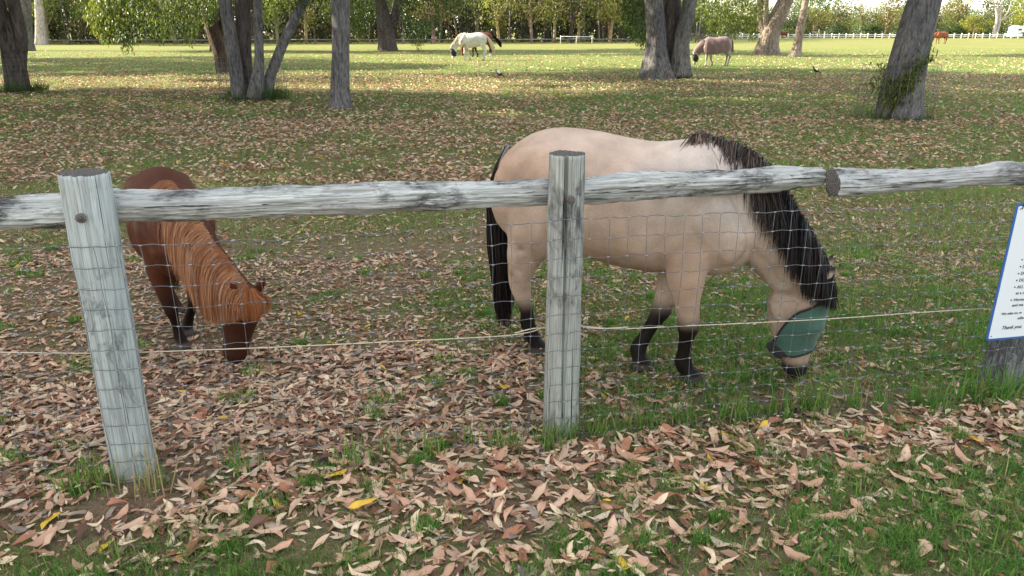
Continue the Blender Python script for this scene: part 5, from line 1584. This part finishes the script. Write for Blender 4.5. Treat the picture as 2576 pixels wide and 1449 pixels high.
def green(x, y):
    n = 0.55 + 0.9 * n2(x, y, 1.1, 91) + 0.35 * n2(x, y, 5.0, 95, 2)
    f = fence_front(x, y)
    n = n + 0.35 * smooth01(x, 0.6, 1.2) * smooth01(f, 0.30, 0.5) * (1 - smooth01(f, 0.95, 1.3))
    n = n + 0.25 * smooth01(-x, 0.35, 0.9) * smooth01(f, 0.48, 0.62)
    n = n - 0.75 * smooth01(-x, 0.15, 0.9) * smooth01(-f, -0.12, 0.2) * (1 - smooth01(y, 4.0, 6.0))
    n = n - 1.0 * np.exp(-((x + 1.42) ** 2 + (y - 2.24) ** 2) / 0.04)
    n = n + 0.25 * smooth01(x, 0.4, 1.5) * smooth01(-f, 0, 0.4)
    return np.clip(n, 0, 1)
def scatter(n, y0, y1, rng, power=1.0, margin=None):
    """points inside the widening field of view between two distances"""
    if margin is None:                      # carry on past the picture's edges, so that a step aside still finds litter
        margin = 1.0
        n = int(n * ((0.72 * (y0 + y1) / 2 + 1.0) / (0.72 * (y0 + y1) / 2 + 0.25)))
        if y0 < 1.9:
            n = int(n * (y1 - 1.4) / (y1 - y0)); y0 = 1.4
    y = y0 + (y1 - y0) * rng.random(n * 2) ** power
    half = 0.72 * y + margin
    keepm = rng.random(n * 2) < half / half.max()
    y = y[keepm][:n]
    x = rng.uniform(-1, 1, len(y)) * (0.72 * y + margin)
    return x, y
def blades(x, y, hgt, wid, col, rng, lean=0.5, levels=2):
    n = len(x)
    a = rng.random(n) * 6.283
    ln = np.abs(rng.normal(0, lean, n))
    dx, dy = np.cos(a) * ln, np.sin(a) * ln
    b = rng.random(n) * 6.283
    sx, sy = np.cos(b) * wid * 0.5, np.sin(b) * wid * 0.5
    z0 = np.full(n, -0.004)
    if levels == 2:
        V = np.stack([np.stack([x - sx, y - sy, z0], 1), np.stack([x + sx, y + sy, z0], 1),
                      np.stack([x + dx * hgt * 0.35 - sx * 0.8, y + dy * hgt * 0.35 - sy * 0.8, hgt * 0.6], 1), np.stack([x + dx * hgt * 0.35 + sx * 0.8, y + dy * hgt * 0.35 + sy * 0.8, hgt * 0.6], 1),
                      np.stack([x + dx * hgt, y + dy * hgt, hgt * np.clip(1 - 0.25 * ln, 0.4, 1)], 1)], 1).reshape(-1, 3)
        i = np.arange(n)[:, None] * 5
        T = np.concatenate([i + [0, 1, 3], i + [0, 3, 2], i + [2, 3, 4]])
        return V, T, np.repeat(col, 5, 0)
    V = np.stack([np.stack([x - sx, y - sy, z0], 1), np.stack([x + sx, y + sy, z0], 1), np.stack([x + dx * hgt, y + dy * hgt, hgt], 1)], 1).reshape(-1, 3)
    return V, np.arange(n * 3).reshape(-1, 3), np.repeat(col, 3, 0)
G1 = np.array([(0.095, 0.220, 0.048), (0.130, 0.270, 0.058), (0.175, 0.280, 0.066), (0.215, 0.240, 0.078), (0.37, 0.305, 0.18)])
def grass_cols(n, rng, p=(0.3, 0.32, 0.2, 0.1, 0.08)):
    return G1[rng.choice(5, n, p=p)] * rng.uniform(0.7, 1.25, (n, 1))
def build_grass():
    rng = np.random.default_rng(501)
    mb = MB()
    def put(n, y0, y1, h, w, thr, levels, lean, p=(0.3, 0.32, 0.2, 0.1, 0.08), power=1.0, fade=None):
        x, y = scatter(n, y0, y1, rng, power)
        g = green(x, y)
        k = rng.random(len(x)) < np.clip((g - thr) * 1.5, 0.02, 1)
        if fade: k &= rng.random(len(x)) < np.interp(y, *fade)
        x, y, g = x[k], y[k], g[k]
        hh = h * (0.45 + 0.75 * g) * rng.uniform(0.5, 1.3, len(x))
        V, T, C = blades(x, y, hh, w * rng.uniform(0.6, 1.3, len(x)), grass_cols(len(x), rng, p), rng, lean, levels)
        mb.add(V, None, T, C)
    put(165000, 1.75, 4.6, 0.037, 0.0040, 0.24, 2, 0.9)
    put(5000, 1.75, 4.4, 0.085, 0.0042, 0.35, 2, 0.6)
    put(45000, 1.75, 5.0, 0.022, 0.0030, -0.3, 1, 1.8, (0.04, 0.08, 0.08, 0.2, 0.6))
    put(115000, 4.0, 9.5, 0.060, 0.0068, 0.22, 1, 0.8, (0.12, 0.20, 0.24, 0.22, 0.22))
    put(110000, 9.0, 20, 0.062, 0.010, 0.22, 1, 0.9, (0.24, 0.34, 0.24, 0.11, 0.07))
    put(120000, 19, 80, 0.075, 0.030, 0.12, 1, 0.9, (0.22, 0.34, 0.26, 0.12, 0.06), fade=([19, 30, 45, 80], [1, 0.9, 0.5, 0.0]))
    # low bright clumps scattered through the litter
    placed = 0
    while placed < 430:
        x0, y0 = scatter(40, 1.8, 5.5, rng)
        for cx, cy, g in zip(x0, y0, green(x0, y0)):
            if rng.random() > g * 0.8 + 0.12 or placed >= 430: continue
            placed += 1
            m = int(rng.integers(40, 150)); rad = rng.uniform(0.03, 0.10)
            aa, rr = rng.random(m) * 6.283, np.sqrt(rng.random(m)) * rad
            V, T, C = blades(cx + rr * np.cos(aa), cy + rr * np.sin(aa) * 0.8, rng.uniform(0.022, 0.062, m), 0.0040 * rng.uniform(0.7, 1.2, m), grass_cols(m, rng, (0.30, 0.40, 0.20, 0.07, 0.03)) * rng.uniform(0.9, 1.25), rng, 0.8, 2)
            mb.add(V, None, T, C)
    # dry straw and stalk fragments lying flat
    x, y = scatter(26000, 1.75, 6.0, rng)
    n = len(x); a = rng.random(n) * 6.283
    D = np.stack([np.cos(a), np.sin(a), rng.normal(0, 0.12, n)], 1)
    V, Q, C = leafcards(np.stack([x, y, rng.uniform(0.002, 0.012, n)], 1), D / np.linalg.norm(D, axis=1)[:, None], rng.uniform(0.015, 0.06, n), rng.uniform(0.0018, 0.004, n),
                        np.array([(0.34, 0.25, 0.15), (0.22, 0.14, 0.09), (0.46, 0.37, 0.25), (0.13, 0.085, 0.06)])[rng.integers(0, 4, n)] * rng.uniform(0.7, 1.2, (n, 1)), 77)
    mb.add(V, Q, None, C)
    # tufts along the foot of the mesh
    for _ in range(60):
        fx = rng.uniform(-2.2, 3.2); p = fence_xy(fx, rng.normal(0, 0.03))
        if (abs(fx + 1.42) < 0.2 or fx < -0.1) and rng.random() < 0.6: continue
        m = rng.integers(12, 50)
        x, y = p[0] + rng.normal(0, 0.035, m), p[1] + rng.normal(0, 0.03, m)
        V, T, C = blades(x, y, rng.uniform(0.05, 0.17, m) * (1.3 if fx > 1.3 else 1), 0.0048, grass_cols(m, rng), rng, 0.5, 2)
        mb.add(V, None, T, C)
    for _ in range(26):                                            # dry stalks at the left post
        x, y = np.array([-1.34 + rng.normal(0, 0.07)]), np.array([2.31 + rng.normal(0, 0.03)])
        V, T, C = blades(x, y, rng.uniform(0.08, 0.30, 1), 0.005, np.array([[0.40, 0.31, 0.18]]), rng, 0.5, 2)
        mb.add(V, None, T, C)
    o = ob('grass', mb.mesh('grass', False), M_GRASS)
    tag(o, 'short patchy green grass growing through the litter across the paddock', 'grass', None, 'stuff')
build_grass()

DRY = np.array([(0.49, 0.290, 0.190), (0.57, 0.380, 0.262), (0.60, 0.465, 0.305), (0.34, 0.155, 0.088), (0.17, 0.090, 0.058), (0.60, 0.48, 0.345), (0.62, 0.40, 0.05), (0.27, 0.215, 0.175)])
def leaf_points(L, Wd, bend, sick, fold, twist, wav, n=6):
    """curled dry leaves: N x (n+1) x 3 x 3, lying along X"""
    N = len(L)
    s = np.linspace(0, 1, n + 1)
    wprof = np.sin(np.pi * s ** 0.82) ** 0.8
    wprof[0], wprof[-1] = 0.07, 0.03
    c = (s - 0.5)[None]
    X = L[:, None] * c * (1 - 0.10 * np.abs(bend[:, None]))
    Zc = L[:, None] * bend[:, None] * (c ** 2) + wav[:, None] * np.sin(c * 9 + wav[:, None] * 900) * L[:, None]
    Yc = L[:, None] * sick[:, None] * (c ** 2)
    jag = 1 + 0.16 * np.sin(np.arange(N)[:, None] * 7.31 + s[None] * (11 + np.arange(N)[:, None] % 7)) + 0.10 * np.sin(np.arange(N)[:, None] * 3.7 + s[None] * 29)
    w = Wd[:, None] * wprof[None] * 0.5 * jag
    out = np.zeros((N, n + 1, 3, 3))
    for j, sg in enumerate((-1, 0, 1)):
        out[:, :, j, 0] = X - sg * w * sick[:, None] * c * 1.4
        out[:, :, j, 1] = Yc + sg * w
        out[:, :, j, 2] = Zc + abs(sg) * fold[:, None] * w + sg * twist[:, None] * c * w * 2
    return out
def leaf_params(N, rng, size=0.105):
    L = size * rng.uniform(0.55, 1.35, N)
    slim = rng.random(N) < 0.32
    Wd = L * np.where(slim, rng.uniform(0.14, 0.22, N), rng.uniform(0.24, 0.40, N))
    sgn = np.where(rng.random(N) < 0.5, 1, -1)
    return (L, Wd, rng.normal(0.10, 0.30, N), np.where(slim, rng.normal(0, 0.55, N), rng.normal(0, 0.2, N)), rng.normal(0.25, 0.35, N) * sgn, rng.normal(0, 0.55, N), rng.uniform(0.0, 0.035, N))
def leaf_faces(N, n):
    base = grid_faces(n + 1, 3, False)
    k = (n + 1) * 3
    return (np.arange(N)[:, None, None] * k + base[None]).reshape(-1, 4)
def place_leaves(pts, x, y, z, rng, tilt=0.22):
    N = len(x)
    yaw, rx, ry = rng.random(N) * 6.283, rng.normal(0, tilt, N), rng.normal(0, tilt, N)
    P = pts.copy()
    c, s = np.cos(rx)[:, None, None], np.sin(rx)[:, None, None]
    Y, Z = P[..., 1] * c - P[..., 2] * s, P[..., 1] * s + P[..., 2] * c
    c, s = np.cos(ry)[:, None, None], np.sin(ry)[:, None, None]
    X, Z = P[..., 0] * c + Z * s, -P[..., 0] * s + Z * c
    c, s = np.cos(yaw)[:, None, None], np.sin(yaw)[:, None, None]
    X, Y = X * c - Y * s, X * s + Y * c
    zmin = Z.reshape(N, -1).min(1)[:, None, None]
    return np.stack([X + x[:, None, None], Y + y[:, None, None], Z - 0.75 * zmin + z[:, None, None]], -1)
def leaf_cols(N, rng, yellow=0.03):
    p = np.array([0.21, 0.19, 0.17, 0.13, 0.12, 0.12, yellow, 0.06]); p /= p.sum()
    return DRY[rng.choice(8, N, p=p)] * rng.uniform(0.6, 1.22, (N, 1))
def build_litter():
    rng = np.random.default_rng(801)
    mb = MB()
    def band(n, y0, y1, size, segs, floor_, yellow, tilt=0.13, fade=None):
        x, y = scatter(n, y0, y1, rng)
        d = litter(x, y)
        k = rng.random(len(x)) < np.clip((d - 0.18) * 1.35, floor_, 1)
        if fade: k &= rng.random(len(x)) < np.interp(y, fade[0], fade[1])
        x, y = x[k], y[k]
        N = len(x)
        if segs < 2:
            a = rng.random(N) * 6.283
            D = np.stack([np.cos(a), np.sin(a), rng.normal(0, tilt, N)], 1)
            V, Q, C = leafcards(np.stack([x, y, rng.uniform(0.004, 0.05, N)], 1), D / np.linalg.norm(D, axis=1)[:, None], size * rng.uniform(0.6, 1.3, N), size * rng.uniform(0.22, 0.4, N), leaf_cols(N, rng, yellow), int(y0 * 10))
            mb.add(V, Q, None, C)
            return
        pts = place_leaves(leaf_points(*leaf_params(N, rng, size), n=segs), x, y, rng.uniform(0.001, 0.013, N), rng, tilt)
        C = leaf_cols(N, rng, yellow)
        kk = (segs + 1) * 3
        mb.add(pts.reshape(-1, 3), leaf_faces(N, segs), None, np.repeat(C, kk, 0))
    band(8500, 1.75, 3.6, 0.070, 4, 0.12, 0.010)
    band(13500, 2.6, 5.4, 0.058, 3, 0.16, 0.010)
    band(16000, 1.75, 5.4, 0.028, 1, 0.3, 0.0, 0.2)
    band(22000, 5.0, 8.5, 0.066, 2, 0.30, 0.012, 0.22)
    band(42000, 8.0, 14.0, 0.075, 1, 0.34, 0.012, 0.25)
    band(90000, 13.5, 30, 0.092, 1, 0.34, 0.012, 0.25, ([13, 18, 30], [1.0, 0.8, 0.65]))
    band(60000, 29, 66, 0.13, 1, 0.28, 0.01, 0.25, ([26, 40, 66], [0.65, 0.5, 0.0]))
    o = ob('leaf_litter', mb.mesh('leaf_litter', True), M_DRY)
    tag(o, 'scattered dry gum leaves lying thickly over the grass', 'leaf litter', None, 'stuff')
build_litter()
def build_leaves():
    """the largest leaves near the viewer, one object each"""
    rng = np.random.default_rng(909)
    kinds = [('broad pinkish-brown dry leaf', (0, 1), 'wide'), ('narrow curved tan leaf', (2, 5), 'slim'),
             ('dark reddish-brown dry leaf', (3, 4), 'wide'), ('bright yellow fallen leaf', (6,), 'wide')]
    def zone(x, f):
        side = 'left of the bleached post' if x < FL[0] - 0.02 else 'between the two near posts' if x < FC[0] else 'right of the split post'
        return ('against the fence, ' if f < 0.42 else 'towards the viewer, ') + side
    protos = []
    for lb, cols, form in kinds:
        row = []
        for k in range(7 if cols != (6,) else 4):
            L, Wd, b, si, fo, tw, wv = leaf_params(1, rng, 0.118)
            L = np.array([rng.uniform(0.072, 0.110)])
            Wd = L * (rng.uniform(0.28, 0.42) if form == 'wide' else rng.uniform(0.17, 0.23))
            si = np.array([rng.normal(0, 0.2 if form == 'wide' else 0.75)])
            pts = leaf_points(L, Wd, b, si, fo, tw, wv + 0.008, n=7)[0].reshape(-1, 3)
            pts[:, 2] -= pts[:, 2].min()
            c = DRY[cols[k % len(cols)]] * rng.uniform(0.85, 1.15)
            C = np.tile(c, (8, 3, 1)) * rng.uniform(0.9, 1.1, (8, 3, 1))
            C[:, 1] *= 1.18                                          # paler midrib
            me = mesh_np('fallen_leaf', pts, grid_faces(8, 3, False), None, C.reshape(-1, 3))
            me.materials.append(M_DRY)
            row.append(me)
        protos.append(row)
    n, count = 0, 0
    while count < 292:
        x, y = scatter(400, 1.80, 3.3, rng, 1.0, 0.1)
        d = litter(x, y)
        for xi, yi, di in zip(x, y, d):
            f = float(fence_front(np.array([xi]), np.array([yi]))[0])
            if count >= 292 or rng.random() > di * 0.9 + 0.08 or f < 0.03: continue
            k = rng.choice(4, p=(0.45, 0.36, 0.17, 0.02))
            o = ob('fallen_leaf', protos[k][rng.integers(len(protos[k]))], None, None, (xi, yi, rng.uniform(0.008, 0.022)), (rng.normal(0, 0.2), rng.normal(0, 0.2), rng.random() * 6.283))
            s = rng.uniform(0.8, 1.2); o.scale = (s, s, s)
            tag(o, kinds[k][0] + ' ' + zone(xi, f), 'leaf', kinds[k][0].replace(' leaf', ' leaves') + ' ' + zone(xi, f))
            count += 1
    p = ground(916, 1284)
    o = ob('fallen_leaf', protos[3][1], None, None, (p[0], p[1], 0.03), (0.1, -0.12, 0.35)); o.scale = (1.05, 1.15, 0.7)
    tag(o, 'large clean yellow leaf, biggest of the yellow ones, left of centre near the bottom', 'leaf')
build_leaves()
def twig(label, u, v, length, r, rz, mat, bend=0.1):
    p = ground(u, v)
    P = [(-length / 2, 0, 0.012), (-length * 0.15, bend * length, 0.022), (length * 0.2, bend * length * 0.6, 0.02), (length / 2, -bend * length, 0.014)]
    V, Q, T = bark_tube(P, [r, r * 0.9, r * 0.75, r * 0.35], 5, 0.12, 10, 6)
    tag(ob('fallen_twig', mesh_np('fallen_twig', V, Q, T), mat, None, p, (0, 0, rz)), label, 'twig', 'twigs on the ground')
twig('short rough piece of bark on the grass at the lower right', 2172, 1142, 0.085, 0.011, -0.5, M_BARK_ROUGH, 0.06)
twig('thin bent green stalk lying right of centre near the bottom', 2010, 1200, 0.30, 0.0035, 0.25, M_BARK_TAN)
twig('pale stick lying behind the front legs of the chestnut pony', 425, 800, 0.15, 0.007, 0.6, M_BARK_PALE)
twig('dry stick lying on the litter beside the split middle post', 1545, 963, 0.20, 0.004, -0.35, M_BARK_GREY)
